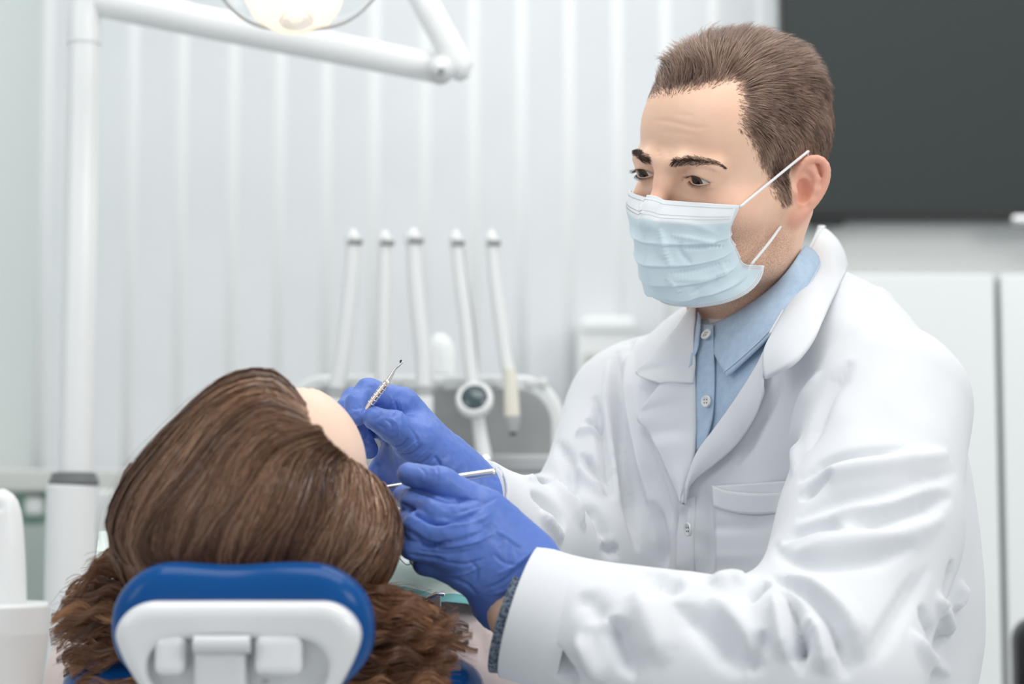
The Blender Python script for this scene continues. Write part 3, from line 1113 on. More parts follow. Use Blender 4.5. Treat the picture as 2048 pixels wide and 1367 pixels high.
NVh = vnormals(HV, HQ)
EAR_D = ear_sdf(arr(np.c_[ex, ey, ez]))
def mk_hair(n):
    w = np.clip(.30 + HM_ / .006, 0, 1) * (EAR_D > .002)
    p, i = sample_mesh(HV, HQ, w, n)
    nn = NVh[HQ[i]].mean(1); nn /= np.linalg.norm(nn, axis=1, keepdims=True)
    x, y, z = p.T
    top = smooth01((z - .070) / .035)              # 1 on the top of the head
    front = smooth01((-.02 - y) / .06)
    # flow: back and to the right on top, downward on the sides and back
    ang = vnoise(p * 38, 3) * .5 + vnoise(p * 120, 5) * .35
    ftop = np.stack([-.20 + .2 * x / .07 + ang * .5, .95 + 0 * x, -.05 + 0 * x + ang * .3], 1)
    ffr = np.stack([-.65 + ang * .6, -.38 + .2 * ang, .42 + .0 * x], 1)
    ftop = ftop * (1 - .85 * front[:, None]) + ffr * .85 * front[:, None]
    hi_ = smooth01(z / .085) * (1 - smooth01((y - .03) / .05))
    fside = np.stack([.0 * x, .30 + .75 * hi_ - .4 * smooth01((y - .02) / .05) + ang * .35, -1.0 + .75 * hi_], 1)
    fl = ftop * top[:, None] + fside * (1 - top[:, None])
    # crown whorl
    fl -= (fl * nn).sum(1, keepdims=True) * nn
    fl /= np.maximum(np.linalg.norm(fl, axis=1, keepdims=True), 1e-6)
    L = .010 + .021 * top + .008 * front * top
    L *= rng.uniform(.7, 1.15, n) * (1 + .25 * vnoise(p * 60, 9))
    edge = smooth01(hair_margin(x, y, z) / .010)
    L *= .45 + .55 * edge
    lift = .32 + .28 * top + .55 * front * top
    lift = lift * rng.uniform(.6, 1.3, n) * (.5 + .5 * edge)
    clump = vnoise(p * 150, 11)[:, None] * .25
    pts = [p - nn * .001]
    cur = p.copy(); K = 5
    for k in range(1, K):
        t = k / (K - 1)
        up = lift * (1 - .95 * t)
        dd = fl + nn * up[:, None] * 1.5 + np.cross(nn, fl) * clump + np.array([0, 0, -.10 * t])
        dd /= np.linalg.norm(dd, axis=1, keepdims=True)
        cur = cur + dd * (L / (K - 1))[:, None]
        pts.append(cur.copy())
    return np.stack(pts, 1), p, nn
M_hair = mat('brown_hair', (.11, .062, .045), .38, spec=.6, aniso=.5)
n = NT(M_hair)
at = n.n('ShaderNodeAttribute', attribute_name='tone')
r = n.ramp(at, 'Fac', [(0, (.085, .046, .032)), (.5, (.27, .162, .115)), (1, (.56, .39, .29))])
n.l(r, 0, n.b, 'Base Color')
pa, root, rn = mk_hair(40000)
V, Q = strands(None, h2w(pa), rng.uniform(.00014, .00026, len(pa)), ((rn + rng.normal(0, .5, rn.shape)) @ HM.T)[:, None, :].repeat(pa.shape[1], 1))
hair = tag(obj('hair', V, Q, M_hair, dentist), 'short brown hair combed to the side', kind='stuff')
tone = np.clip(.45 + .28 * vnoise(root * 90, 21) + rng.normal(0, .17, len(root)), 0, 1)
pieces_attr(hair, 'tone', np.repeat(tone, pa.shape[1] * 2))

# ------------------------------------------------------------------ surgical mask and ear loops
ce = [w2h(CHead.px(*q)) for q in ((1473, 410), (1462, 440), (1456, 466), (1468, 498), (1482, 525))]
ce = [c * [1.03, 1, 1] + [.002, 0, 0] for c in ce]
ce.append(w2h(P(1528, 531, CHead.px(1515, 520)[1] - .012)))
edge = np.array(ce)
cen = np.array([(0, -.1075, -.019), (0, -.1165, -.036), (0, -.1155, -.052), (0, -.114, -.078), (0, -.105, -.098), (0, -.076, -.118)])
NU, NVm = 81, 61
vv = np.linspace(0, 1, NVm)
E_ = spline(edge, NVm); C_ = spline(cen, NVm)
# lower hem from the free corner round under the chin
G = np.zeros((NU, NVm, 3))
for i, u in enumerate(np.linspace(-1, 1, NU)):
    th = abs(u) * math.pi / 2
    e = E_.copy(); e[:, 0] *= np.sign(u) if u else 1
    ru = np.sin(th); ry = .5 * np.cos(th) ** 1.3 + .5 * (1 - np.sin(th))
    x = e[:, 0] * ru
    y = e[:, 1] + (C_[:, 1] - e[:, 1]) * ry
    z = e[:, 2] + (C_[:, 2] - e[:, 2]) * np.cos(th) ** .75
    G[i] = np.c_[x, y, z]
def pleat(v):
    d = 0
    for c in (.36, .53, .70, .86):
        t = (v - c) / .10
        d = d + np.where((t > -1) & (t < 0), (t + 1) ** 1.6, 0) * 1.0 - np.where((t >= 0) & (t < .25), 0, 0)
    return d
Gf = G.reshape(-1, 3)
for _ in range(4):
    d = head_sdf(Gf.astype(f32)); g = grad(head_sdf, Gf)
    push = np.clip(.0022 - d, 0, .02)
    Gf = Gf + g * push[:, None]
G = Gf.reshape(NU, NVm, 3)
for _ in range(3):
    G[1:-1, 1:-1] = .5 * G[1:-1, 1:-1] + .125 * (G[2:, 1:-1] + G[:-2, 1:-1] + G[1:-1, 2:] + G[1:-1, :-2])
Nm = vnormals(G.reshape(-1, 3), grid_faces(NU, NVm)).reshape(NU, NVm, 3)
if (Nm[NU // 2, NVm // 2] @ np.array([0, -1, 0])) < 0: Nm = -Nm
uu = np.linspace(-1, 1, NU)[:, None]
amp = .0028 * (1 - .25 * uu ** 2)
G = G + Nm * (pleat(vv)[None] * amp)[..., None]
G = G + Nm * (.0006 * vnoise(np.stack([uu * 9 + 0 * vv, 0 * uu + vv * 5, 0 * uu * vv], -1).reshape(-1, 3), 4).reshape(NU, NVm))[..., None]
# refine the grid
def refine(G, k):
    a = np.stack([spline(G[:, j], (G.shape[0] - 1) * k + 1) for j in range(G.shape[1])], 1)
    return np.stack([spline(a[i], (a.shape[1] - 1) * k + 1) for i in range(a.shape[0])], 0)
G = refine(G, 2)
nu, nv = G.shape[:2]
Gw = h2w(G)
Qg = grid_faces(nu, nv)
if (vnormals(Gw.reshape(-1, 3), Qg)[nu // 2 * nv + nv // 2] @ (Gw[nu // 2, nv // 2] - HO)) < 0:
    Gw = Gw[::-1]; G = G[::-1]
Vm = strokes(Gw.reshape(-1, 3), Qg, [
    ([(1318, 455), (1325, 480), (1330, 520)], 9, 2.2),
    ([(1340, 470), (1400, 480), (1448, 492)], 6, 1.6), ([(1365, 498), (1400, 494), (1450, 492)], 5, -2.4),
    ([(1360, 480), (1362, 505), (1385, 530)], 6, -2.0), ([(1330, 500), (1342, 535)], 8, 1.6),
    ([(1335, 548), (1400, 540), (1462, 520)], 6, -2.0), ([(1345, 560), (1420, 556), (1470, 535)], 7, 1.6),
    ([(1330, 552), (1355, 580), (1362, 586)], 5, 1.4), ([(1378, 590), (1420, 565), (1450, 545)], 5, -1.6),
    ([(1282, 390), (1282, 420), (1290, 430)], 5, 1.0), ([(1300, 440), (1380, 448), (1440, 470)], 8, 1.0),
    ([(1440, 520), (1450, 545), (1452, 556)], 5, 1.0)])
M_mask = mat('mask_fabric', (.62, .78, .85), .75, spec=.25, sheen=.1)
n = NT(M_mask)
at = n.n('ShaderNodeAttribute', attribute_name='band')
r = n.ramp(at, 'Fac', [(0, (.72, .85, .90)), (.45, (.74, .86, .905)), (.55, (.85, .89, .91)), (1, (.86, .90, .92))])
n.l(r, 0, n.b, 'Base Color')
z = n.noise(900, 3); n.bump(z, 0, .12, .0004)
Gm = Vm.reshape(nu, nv, 3)
V, F = sheet(Gm, .0012)
fm = obj('face_mask', V, F, M_mask, dentist)
tag(fm, 'pale blue pleated surgical mask with white edges')
U2, V2 = np.meshgrid(np.linspace(-1, 1, nu), np.linspace(0, 1, nv), indexing='ij')
band = np.maximum(smooth01((.175 - V2) / .01 + .5), np.maximum(smooth01((np.abs(U2) - .955) / .01 + .5), smooth01((V2 - .955) / .01 + .5)))
pieces_attr(fm, 'band', np.tile(band.ravel(), 2))
# stitches: short dashes along the bands
M_st = mat('stitch', (.38, .44, .47), .8)
sv, sq_, so_ = [], [], 0
Nmw = vnormals(Vm, grid_faces(nu, nv)).reshape(nu, nv, 3)
def grid_at(A, u, v):
    a = (u + 1) / 2 * (nu - 1); b = v * (nv - 1)
    i, j = int(min(a, nu - 2)), int(min(b, nv - 2)); fu, fv = a - i, b - j
    return (A[i, j] * (1 - fu) + A[i + 1, j] * fu) * (1 - fv) + (A[i, j + 1] * (1 - fu) + A[i + 1, j + 1] * fu) * fv
runs = []
for v in (.035, .115, .140):
    us = np.arange(-.93, .93, .0135)
    runs += [((u, v), (u + .007, v)) for u in us]
for u in (.968, .985, -.968, -.985):
    vs = np.arange(.03, .97, .014)
    runs += [((u, v), (u, v + .006)) for v in vs]
for v in (.968, .985):
    us = np.arange(-.95, .95, .0135)
    runs += [((u, v), (u + .006, v)) for u in us]
pp = np.array([[grid_at(Gm, *a) + grid_at(Nmw, *a) * .0002, grid_at(Gm, *b) + grid_at(Nmw, *b) * .0002] for a, b in runs])
V, Q = strands(None, pp, np.full(len(pp), .00028))
tag(obj('stitching', V, Q, M_st, fm), kind='stuff')
# ear loops
M_loop = mat('ear_loop_elastic', (.88, .88, .89), .7)
def ear_pt(b, u, o): return h2w(ear_o + EARM @ (np.array([b, u, o]) * .91))
mc = h2w(G[-1 if G[-1, 0, 0] > 0 else 0, 2])
k1 = [mc] + [P(px, py, Y) for px, py, Y in ()] + [ear_pt(.001, .030, .005), ear_pt(.010, .033, -.002), ear_pt(.016, .016, -.010)]
obj('ear_loop', *tube(k1, .00125, 8, 40), M_loop, fm)
ml = P(1503, 528, CHead.px(1503, 520)[1] - .013)
k2 = [ml, .5 * ml + .5 * ear_pt(.001, -.034, -.001) + np.array([.001, -.004, 0]), ear_pt(.001, -.034, -.001), ear_pt(.008, -.03, -.008), ear_pt(.014, -.01, -.012)]
obj('ear_loop', *tube(k2, .00125, 8, 40), M_loop, fm)



# =================================================================== the dentist: coat, shirt
TA = math.radians(50)
FD = np.array([-math.sin(TA), -math.cos(TA), 0.0])        # facing
LD = np.array([math.cos(TA), -math.sin(TA), 0.0])         # his left
TM = np.stack([LD, -FD, np.array([0, 0, 1.0])], 1)
SL, ML, EL, WL = P(1785, 806, 1.66), P(1732, 1065, 1.58), P(1648, 1345, 1.50), P(1044, 1222, 1.535)
FLm = P(1330, 1312, 1.515)
SR, ER_, WR = P(1262, 815, 1.95), P(1176, 1118, 1.83), P(938, 1010, 1.705)
FRm = P(1035, 1078, 1.755)
NB = P(1545, 700, 1.835)
CT = P(1570, 960, 1.835)
WT = P(1590, 1250, 1.85)


def torso_sdf(p):
    d = ell(p, CT, (.185, .118, .20), TM)
    d = smin(d, ell(p, WT, (.185, .130, .22), TM), .06)
    d = smin(d, ell(p, WT + [0, 0, -.30], (.20, .16, .24), TM), .08)
    d = smin(d, caps(p, [SL + [-.012, .01, 0], NB + [0, 0, -.040], SR + [.012, 0, 0]], [.058, .058, .056], .04), .06)
    return d


def arms_sdf(p):
    d = caps(p, [SL, ML, EL], [.0665, .071, .073], .02)
    d = smin(d, caps(p, [EL, FLm, WL], [.072, .060, .0505], .02), .022)
    e = caps(p, [SR, ER_], [.062, .066], .02)
    e = smin(e, caps(p, [ER_, FRm, WR], [.062, .046, .040], .02), .014)
    return np.minimum(d, e)


def coat_sdf(p):
    d = smin(torso_sdf(p), arms_sdf(p), .022)
    # open sleeve ends
    for w, a in ((WL, FLm), (WR, FRm)):
        ax = (w - a) / np.linalg.norm(w - a)
        end = (p - arr(w)) @ arr(ax)
        near = np.linalg.norm(p - arr(w), axis=1) < .10
        d = np.where(near, np.maximum(d, end), d)
    return d


CV, CQ = surfnet(coat_sdf, (-.12, 1.36, .66), (.62, 2.14, 1.48), .0029)
# soft drape noise: long folds along the sleeves and down the chest
N0 = vnormals(CV, CQ)
CV = CV + N0 * (.0042 * vnoise(CV * [14, 14, 9], 31) + .0020 * vnoise(CV * [34, 34, 22], 32))[:, None]
FOLDS = [
    # left upper sleeve
    ([(1596, 962), (1650, 922), (1720, 902), (1815, 892)], 13, -9, .6), ([(1600, 985), (1680, 945), (1780, 928), (1900, 905)], 20, 5),
    ([(1600, 1000), (1640, 968), (1672, 950)], 10, -5), ([(1590, 1040), (1680, 1000), (1790, 985), (1915, 940)], 16, -4),
    ([(1700, 1058), (1790, 1032), (1905, 990)], 18, -6), ([(1660, 1030), (1760, 1010), (1880, 960)], 18, 4),
    ([(1560, 1085), (1600, 1060), (1650, 1048), (1690, 1062)], 12, -5), ([(1580, 1110), (1660, 1090), (1790, 1070), (1890, 1030)], 26, 5),
    ([(1545, 1085), (1570, 1112), (1640, 1126), (1730, 1118), (1830, 1090)], 16, -5),
    ([(1536, 1150), (1600, 1185), (1655, 1240), (1684, 1320), (1690, 1360)], 13, -11, -.5), ([(1570, 1150), (1640, 1190), (1700, 1250), (1725, 1320)], 24, 7),
    ([(1740, 1330), (1800, 1230), (1860, 1130)], 14, -2.5), ([(1700, 1350), (1760, 1260), (1840, 1130)], 8, -1.5),
    # forearm
    ([(1540, 1160), (1512, 1180), (1500, 1205)], 9, -7), ([(1568, 1180), (1588, 1225), (1600, 1290), (1606, 1345)], 10, -9), ([(1545, 1185), (1560, 1240), (1575, 1320)], 16, 6),
    ([(1610, 1230), (1640, 1280), (1655, 1350)], 14, 6), ([(1350, 1205), (1400, 1242), (1450, 1292), (1490, 1350)], 24, -7), ([(1420, 1190), (1480, 1250), (1530, 1330)], 22, 5),
    ([(1225, 1232), (1242, 1290), (1275, 1355)], 18, -9), ([(1270, 1180), (1300, 1250), (1330, 1330)], 24, 5), ([(1160, 1185), (1185, 1210), (1204, 1245)], 22, -4),
    ([(1096, 1292), (1120, 1330), (1150, 1367)], 14, -9), ([(1150, 1270), (1180, 1320), (1205, 1365)], 18, 5), ([(1300, 1140), (1340, 1165), (1370, 1170)], 20, -7), ([(1420, 1168), (1460, 1160), (1500, 1166)], 20, 5),
    ([(1590, 1330), (1610, 1290), (1618, 1240)], 12, -5), ([(1500, 1350), (1520, 1300), (1528, 1260)], 14, -5),
    # right sleeve
    ([(1188, 790), (1198, 850), (1212, 920), (1222, 1000)], 9, -9), ([(1170, 838), (1185, 842), (1200, 852)], 6, -5), ([(1150, 870), (1175, 860), (1198, 862)], 9, 4),
    ([(1110, 880), (1135, 920), (1150, 985)], 12, -5), ([(1160, 905), (1185, 935), (1208, 962)], 8, -7), ([(1150, 925), (1180, 965), (1210, 990)], 10, 5),
    ([(1045, 955), (1090, 965), (1140, 1010), (1170, 1060)], 12, 6), ([(1060, 985), (1100, 1010), (1130, 1060)], 12, -7), ([(1105, 960), (1150, 985), (1200, 1030)], 10, -5),
    ([(1080, 1020), (1110, 1060), (1120, 1090)], 10, 5), ([(1170, 1000), (1200, 1040), (1215, 1090)], 12, -6), ([(1205, 1085), (1220, 1100), (1240, 1095)], 10, -6),
    # chest, right side
    ([(1234, 700), (1234, 790), (1244, 900), (1262, 1010), (1275, 1100)], 13, -9), ([(1216, 720), (1218, 820), (1226, 920), (1240, 1010)], 11, 5),
    ([(1256, 700), (1262, 800), (1280, 900), (1302, 1010)], 14, 5), ([(1244, 690), (1270, 660), (1300, 640)], 10, -4), ([(1296, 640), (1262, 680), (1244, 720)], 8, -4),
    ([(1290, 850), (1304, 920), (1330, 1000), (1345, 1060)], 10, -5), ([(1310, 1000), (1325, 1080), (1330, 1140)], 12, -5), ([(1300, 960), (1312, 1040), (1320, 1120)], 12, 3),
    # chest, left side
    ([(1560, 760), (1520, 840), (1470, 930)], 14, -4), ([(1640, 740), (1600, 830), (1590, 950)], 20, 4), ([(1700, 720), (1650, 800), (1620, 900)], 22, -4),
    ([(1352, 1000), (1362, 1080), (1364, 1150)], 7, -3), ([(1380, 1000), (1392, 1080), (1398, 1150)], 16, 4), ([(1412, 970), (1418, 1050), (1420, 1150)], 12, -3),
    ([(1690, 560), (1740, 585), (1800, 620), (1850, 668), (1880, 705)], 4, -1.6), ([(1700, 545), (1750, 570), (1820, 625)], 9, 1.5),
    # back below the arm
    ([(1905, 1120), (1895, 1170), (1880, 1220)], 12, -8), ([(1870, 1190), (1890, 1230), (1900, 1270)], 12, 6), ([(1840, 1210), (1860, 1260), (1880, 1290)], 12, -6),
    ([(1820, 1260), (1850, 1310), (1900, 1350)], 14, 5), ([(1900, 1270), (1870, 1285), (1850, 1290)], 8, -5), ([(1925, 1160), (1915, 1200), (1900, 1220)], 9, 6),
]
CV = strokes(CV, CQ, [(f[0], f[1] * 1.15, f[2] * 1.75) + tuple(f[3:]) for f in FOLDS])
CV = relax(CV, CQ, 1, .25)
M_coat = mat('white_coat', (.735, .755, .785), .85, spec=.2, sheen=.15)
n = NT(M_coat); z = n.noise(1800, 2, .5, (1, 1, .5)); n.bump(z, 0, .08, .0005)
coat = obj('lab_coat', CV, CQ, M_coat, dentist)
tag(coat, 'white lab coat with wide lapels and a chest pocket')
CC = Cast(CV, CQ)
_tv, _tq = surfnet(torso_sdf, (-.12, 1.5, .70), (.62, 2.14, 1.48), .008)
CTo = Cast(_tv, _tq)
CoatN = None


def on_coat(px, py, off, Y=None):
    """Point off metres in front of the coat surface at a pixel."""
    h = CC.t.ray_cast(Vector(CAM), Vector(raydir(px, py)).normalized())
    if h[0] is None:
        return P(px, py, Y if Y else 1.75)
    ht = CTo.t.ray_cast(Vector(CAM), Vector(raydir(px, py)).normalized())
    if ht[0] is not None and ht[0][1] - h[0][1] > .03:
        h = ht
    q = np.array(h[0]); v = CAM - q; v /= np.linalg.norm(v)
    return q + v * off / max(abs(float(np.dot(h[1], v))), .4)


def rail(pts, n, off, fallback=None, sm=2):
    """Pixel polyline laid on the coat; a third number gives the depth by hand."""
    pl = spline([q[:2] for q in pts], n)
    if len(pts[0]) > 2:
        ys = spline([(i, q[2]) for i, q in enumerate(pts)], n)[:, 1]
        return np.array([P(a, b, y) for (a, b), y in zip(pl, ys)])
    o = np.array([on_coat(a, b, off, fallback) for a, b in pl])
    for _ in range(sm):
        o[1:-1] = .5 * o[1:-1] + .25 * (o[2:] + o[:-2])
    return o


def loft(A, B, nv=14, bulge=0.0, onto=None, off=.004, roll=0.0):
    n = len(A)
    G = np.zeros((n, nv, 3))
    for j in range(nv):
        t = j / (nv - 1)
        G[:, j] = A * (1 - t) + B * t
    Qn = vnormals(G.reshape(-1, 3), grid_faces(n, nv)).reshape(n, nv, 3)
    sgn = np.sign((Qn * (CAM - G)).sum(-1).mean())
    if sgn < 0:
        Qn = -Qn
    t = np.linspace(0, 1, nv)[None, :, None]
    G = G + Qn * (bulge * 4 * t * (1 - t) + roll * (1 - t) ** 3)
    if sgn < 0:
        G = G[::-1]
    return G


def cloth(name, G, thick, m, parent):
    V, F = sheet(G, thick)
    return obj(name, V, F, m, parent)


NR = 48
M_coat2 = M_coat
# shirt -----------------------------------------------------------
M_shirt = mat('chambray', (.42, .55, .70), .8, spec=.2)
n = NT(M_shirt)
z = n.noise(160, 4, .6, (1, 1, 1)); z2 = n.noise(2600, 2, .6, (1, 1, .25))
r = n.ramp(z, 0, [(.3, (.27, .40, .57)), (.7, (.42, .56, .71))])
mx = n.mix(z2, 0, (r, 0), (.58, .70, .83))
n.l(mx, 2, n.b, 'Base Color')
n.bump(z2, 0, .3, .0004)
shirt = None
A = rail([(1377, 640), (1374, 720), (1376, 820), (1384, 930)], NR, .003)
B = rail([(1590, 620), (1560, 700), (1490, 800), (1400, 930)], NR, .003)
shirt = cloth('shirt', loft(A, B, 18), .002, M_shirt, dentist)
tag(shirt, 'light blue chambray shirt')
A = rail([(1392, 648), (1389, 740), (1388, 830), (1390, 905)], NR, .006)
B = rail([(1424, 648), (1428, 740), (1424, 830), (1412, 880)], NR, .006)
cloth('placket', loft(A, B, 8), .0015, M_shirt, shirt)
M_btn = mat('white_button', (.80, .80, .78), .3)
M_hole = mat('button_hole', (.12, .13, .15), .8)
def button(px, py, r, parent, off=.008, m=M_btn):
    c = on_coat(px, py, off)
    h = CC.t.ray_cast(Vector(CAM), Vector(raydir(px, py)).normalized())
    nn = np.array(h[1]); nn = nn if nn @ (CAM - c) > 0 else -nn
    V, F = lathe([(0, -.001), (r, -.001), (r, .0006), (r * .93, .0013), (r * .78, .0013), (r * .70, .0007), (0, .0006)], 24, c, nn)
    b = obj('button', V, F, m, parent)
    a = np.cross(nn, [0, 0, 1]); a /= np.linalg.norm(a); u = np.cross(nn, a)
    for s, t in ((1, 1), (1, -1), (-1, 1), (-1, -1)):
        pass
    return c, nn, a, u, b
def button_holes(c, nn, a, u, r, parent):
    V, F = [], []
    parts = []
    for s, t in ((1, 1), (1, -1), (-1, 1), (-1, -1)):
        q = c + a * s * r * .26 + u * t * r * .26
        parts.append(lathe([(0, .0003), (r * .12, .0004), (r * .12, .0009), (0, .00095)], 8, q, nn))
    V, F = join(*parts)
    tag(obj('button_hole', V, F, M_hole, parent), kind='stuff')
for px, py in ((1412, 668), (1412, 802)):
    c, nn, a, u, b = button(px, py, .0052, shirt, .0095)
    button_holes(c, nn, a, u, .0052, shirt)

# shirt collar wings, neck side to tip
def neck_pt(px, py, off):
    h = CHead.px(px, py)
    q = P(px, py, 1.77) if h is None else h
    g = np.array([q[0] - NB[0], q[1] - NB[1], 0]); g /= np.linalg.norm(g)
    return q + g * off
ti = [(1419, 651), (1450, 640), (1490, 616), (1530, 586), (1562, 556), (1586, 524), (1604, 492)]
to = [(1452, 752), (1486, 722), (1520, 690), (1556, 652), (1590, 612), (1620, 570), (1642, 530)]
pl = spline(ti, NR); A = np.array([neck_pt(a, b, .006) for a, b in pl])
for _ in range(6): A[1:-1] = .5 * A[1:-1] + .25 * (A[2:] + A[:-2])
B = rail(to, NR, .012)
G = loft(A, B, 16, .004)
cw = cloth('collar', G, .0022, M_shirt, shirt)
M_seam = mat('pale_thread', (.62, .70, .80), .8)
V, F = tube(G[:, -2] + (CAM - G[:, -2]) * .0006, .0005, 6); obj('topstitch', V, F, M_seam, cw)
A2 = rail([(1397, 622), (1392, 650), (1388, 690), (1385, 728)], 20, .012)
B2 = rail([(1402, 632), (1400, 660), (1394, 700), (1381, 736)], 20, .010)
cloth('collar', loft(A2, B2, 6), .002, M_shirt, shirt)
# collar stand round the neck
sp = []
nd = (NB - P(1522, 610, 1.80)); 
for j, (hh, rr) in enumerate(((.0, .062), (.020, .0585), (.040, .056))):
    row = []
    for th in np.linspace(0, 2 * math.pi, 49)[:-1]:
        row.append((th, hh, rr))
    sp.append(row)
cb = P(1505, 668, 1.80)
cax = np.array([.05, .16, 1.0]); cax /= np.linalg.norm(cax)
cx_ = np.cross(cax, [0, 1, 0]); cx_ /= np.linalg.norm(cx_); cy_ = np.cross(cax, cx_)

# coat collar and lapels ------------------------------------------
def lapel(name, a, b, oa, ob, nv=16, bulge=.003, thick=.003, roll=0):
    A = rail(a, NR, oa); B = rail(b, NR, ob)
    return cloth(name, loft(A, B, nv, bulge, roll=roll), thick, M_coat2, coat)
# his left lapel
lapel('lapel', [(1541, 668), (1512, 730), (1468, 800), (1425, 860), (1392, 905), (1372, 960), (1362, 1004)],
      [(1528, 757), (1523, 800), (1506, 842), (1470, 893), (1425, 932), (1388, 962), (1362, 1006)], .012, .009, bulge=.004)
# his left collar: fold line up to the back of the neck, then outer edge
fold = [(1541, 668, 1.685), (1572, 612, 1.70), (1600, 548, 1.72), (1622, 495, 1.752), (1641, 461, 1.79), (1652, 452, 1.85), (1640, 452, 1.91)]
outr = [(1529, 757, 1.655), (1590, 722, 1.632), (1632, 668, 1.635), (1660, 610, 1.655), (1690, 547, 1.71), (1700, 530, 1.82), (1670, 520, 1.93)]
def coat_clear(pts, off):
    """Lift points that sink into the coat."""
    p = pts.copy()
    for _ in range(6):
        d = coat_sdf(p.astype(f32)); g = grad(coat_sdf, p)
        p = p + g * np.clip(off - d, 0, .03)[:, None]
    return p
def front_of(pts, gap):
    out = []
    for p in pts:
        q = proj(p); h = CC.px(q[0], q[1])
        out.append(p if h is None or h[1] - gap > p[1] else P(q[0], q[1], h[1] - gap))
    return np.array(out)
A = front_of(rail(fold, NR, 0), .014); B = front_of(rail(outr, NR, 0), .010)
for _ in range(5):
    A[1:-1] = .5 * A[1:-1] + .25 * (A[2:] + A[:-2]); B[1:-1] = .5 * B[1:-1] + .25 * (B[2:] + B[:-2])
G = loft(A, B, 18, .006)
G = front_of(G.reshape(-1, 3), .006).reshape(G.shape)
cl = cloth('collar', G, .003, M_coat2, coat)
inn = [(1560, 690, 1.72), (1582, 640, 1.735), (1600, 590, 1.755), (1612, 540, 1.775), (1622, 505, 1.81), (1630, 490, 1.86), (1625, 490, 1.91)]
A3 = rail(fold, NR, 0); B3 = rail(inn, NR, 0)
Gi = loft(A3, B3, 8)
cloth('collar_stand', Gi, .002, M_coat2, coat)
# his right collar and lapel
lapel('collar', [(1392, 612), (1388, 650), (1386, 700), (1386, 730), (1384, 765)],
      [(1380, 618), (1340, 668), (1300, 715), (1270, 746), (1321, 767)], .012, .011, bulge=.003)
lapel('lapel', [(1387, 735), (1388, 800), (1389, 860), (1388, 912), (1376, 960), (1364, 1000)],
      [(1318, 768), (1273, 833), (1292, 858), (1318, 908), (1342, 962), (1362, 1006)], .009, .009, bulge=.004)
# front edge of the buttoned side
A = rail([(1363, 1000), (1352, 1075), (1350, 1165), (1350, 1200)], NR, .005)
B = rail([(1392, 990), (1388, 1075), (1390, 1165), (1392, 1200)], NR, .001)
cloth('front_facing', loft(A, B, 8, .001), .003, M_coat2, coat)
# pocket with hem
A = rail([(1425, 971), (1428, 1040), (1430, 1110), (1432, 1180)], NR, .005)
B = rail([(1594, 960), (1585, 1040), (1560, 1110), (1540, 1180)], NR, .005)
G = loft(A, B, 20)
G[:, :, 2] -= 0
pk = cloth('pocket', G, .002, M_coat2, coat)
A = rail([(1424, 970), (1450, 980), (1500, 986), (1550, 985), (1582, 978)], NR, .008)
B = rail([(1427, 1012), (1455, 1022), (1500, 1028), (1548, 1026), (1576, 1018)], NR, .0065)
cloth('pocket_hem', loft(A, B, 8), .0025, M_coat2, coat)
c, nn, a, u, b = button(1376, 1058, .0062, coat, .007, mat('clear_button', (.72, .74, .76), .15, coat=.5))
button_holes(c, nn, a, u, .0062, coat)
# cuff hem of the left sleeve and the dark shirt cuff inside it
ax = (WL - FLm) / np.linalg.norm(WL - FLm)
V, F = lathe([(.0515, -.045), (.0525, -.030), (.0525, .001), (.0485, .001), (.047, -.03)], 48, WL, ax, close=False)
ch = obj('cuff_hem', V, F, M_coat2, coat)
V, F = lathe([(.040, -.04), (.041, .0), (.043, .009), (.0415, .009), (.039, -.04)], 40, WL + np.array([-.003, 0, -.008]), ax, close=False)
M_cuff = mat('dark_denim_cuff', (.10, .13, .19), .8)
n = NT(M_cuff); z = n.noise(420, 3); r = n.ramp(z, 0, [(.4, (.05, .065, .10)), (.65, (.22, .27, .34))]); n.l(r, 0, n.b, 'Base Color')
obj('cuff', V, F, M_cuff, shirt)
ax2 = (WR - FRm); ax2 /= np.linalg.norm(ax2)
V, F = lathe([(.0415, -.035), (.0425, -.02), (.0425, .001), (.039, .001), (.038, -.03)], 40, WR, ax2, close=False)
obj('cuff_hem', V, F, M_coat2, coat)
tag(dentist, 'person in a white coat, blue shirt and face mask holding dental instruments', 'person')



# =================================================================== gloved hands and instruments
M_glove = mat('nitrile_glove', (.100, .190, .56), .40, spec=.45, sheen=.05)
n = NT(M_glove)
z = n.noise(90, 4, .6); z2 = n.noise(420, 3, .6)
n.bump(z2, 0, .25, .0006, None)


def hand_sdf(J):
    """Hand from joint chains; J: dict of finger chains [(px, py, Y, r)], plus palm capsules."""
    F = {k: ([P(a, b, y) for a, b, y, r in v], [q[3] for q in v]) for k, v in J['fingers'].items()}
    PL = [([P(a, b, y) for a, b, y, r in v], [q[3] for q in v]) for v in J['palm']]

    def f(p):
        palm = None
        for pts, rs in PL:
            c = caps(p, pts, rs, .01)
            palm = c if palm is None else smin(palm, c, .016)
        # fingers meet the palm at their knuckles, but stay apart from each other
        d = None
        for k, (pts, rs) in F.items():
            c = caps(p, pts, rs, .004)
            c = smin(c, palm, .010 if k != 'thumb' else .014)
            d = c if d is None else smin(d, c, .0018)
        return d
    return f


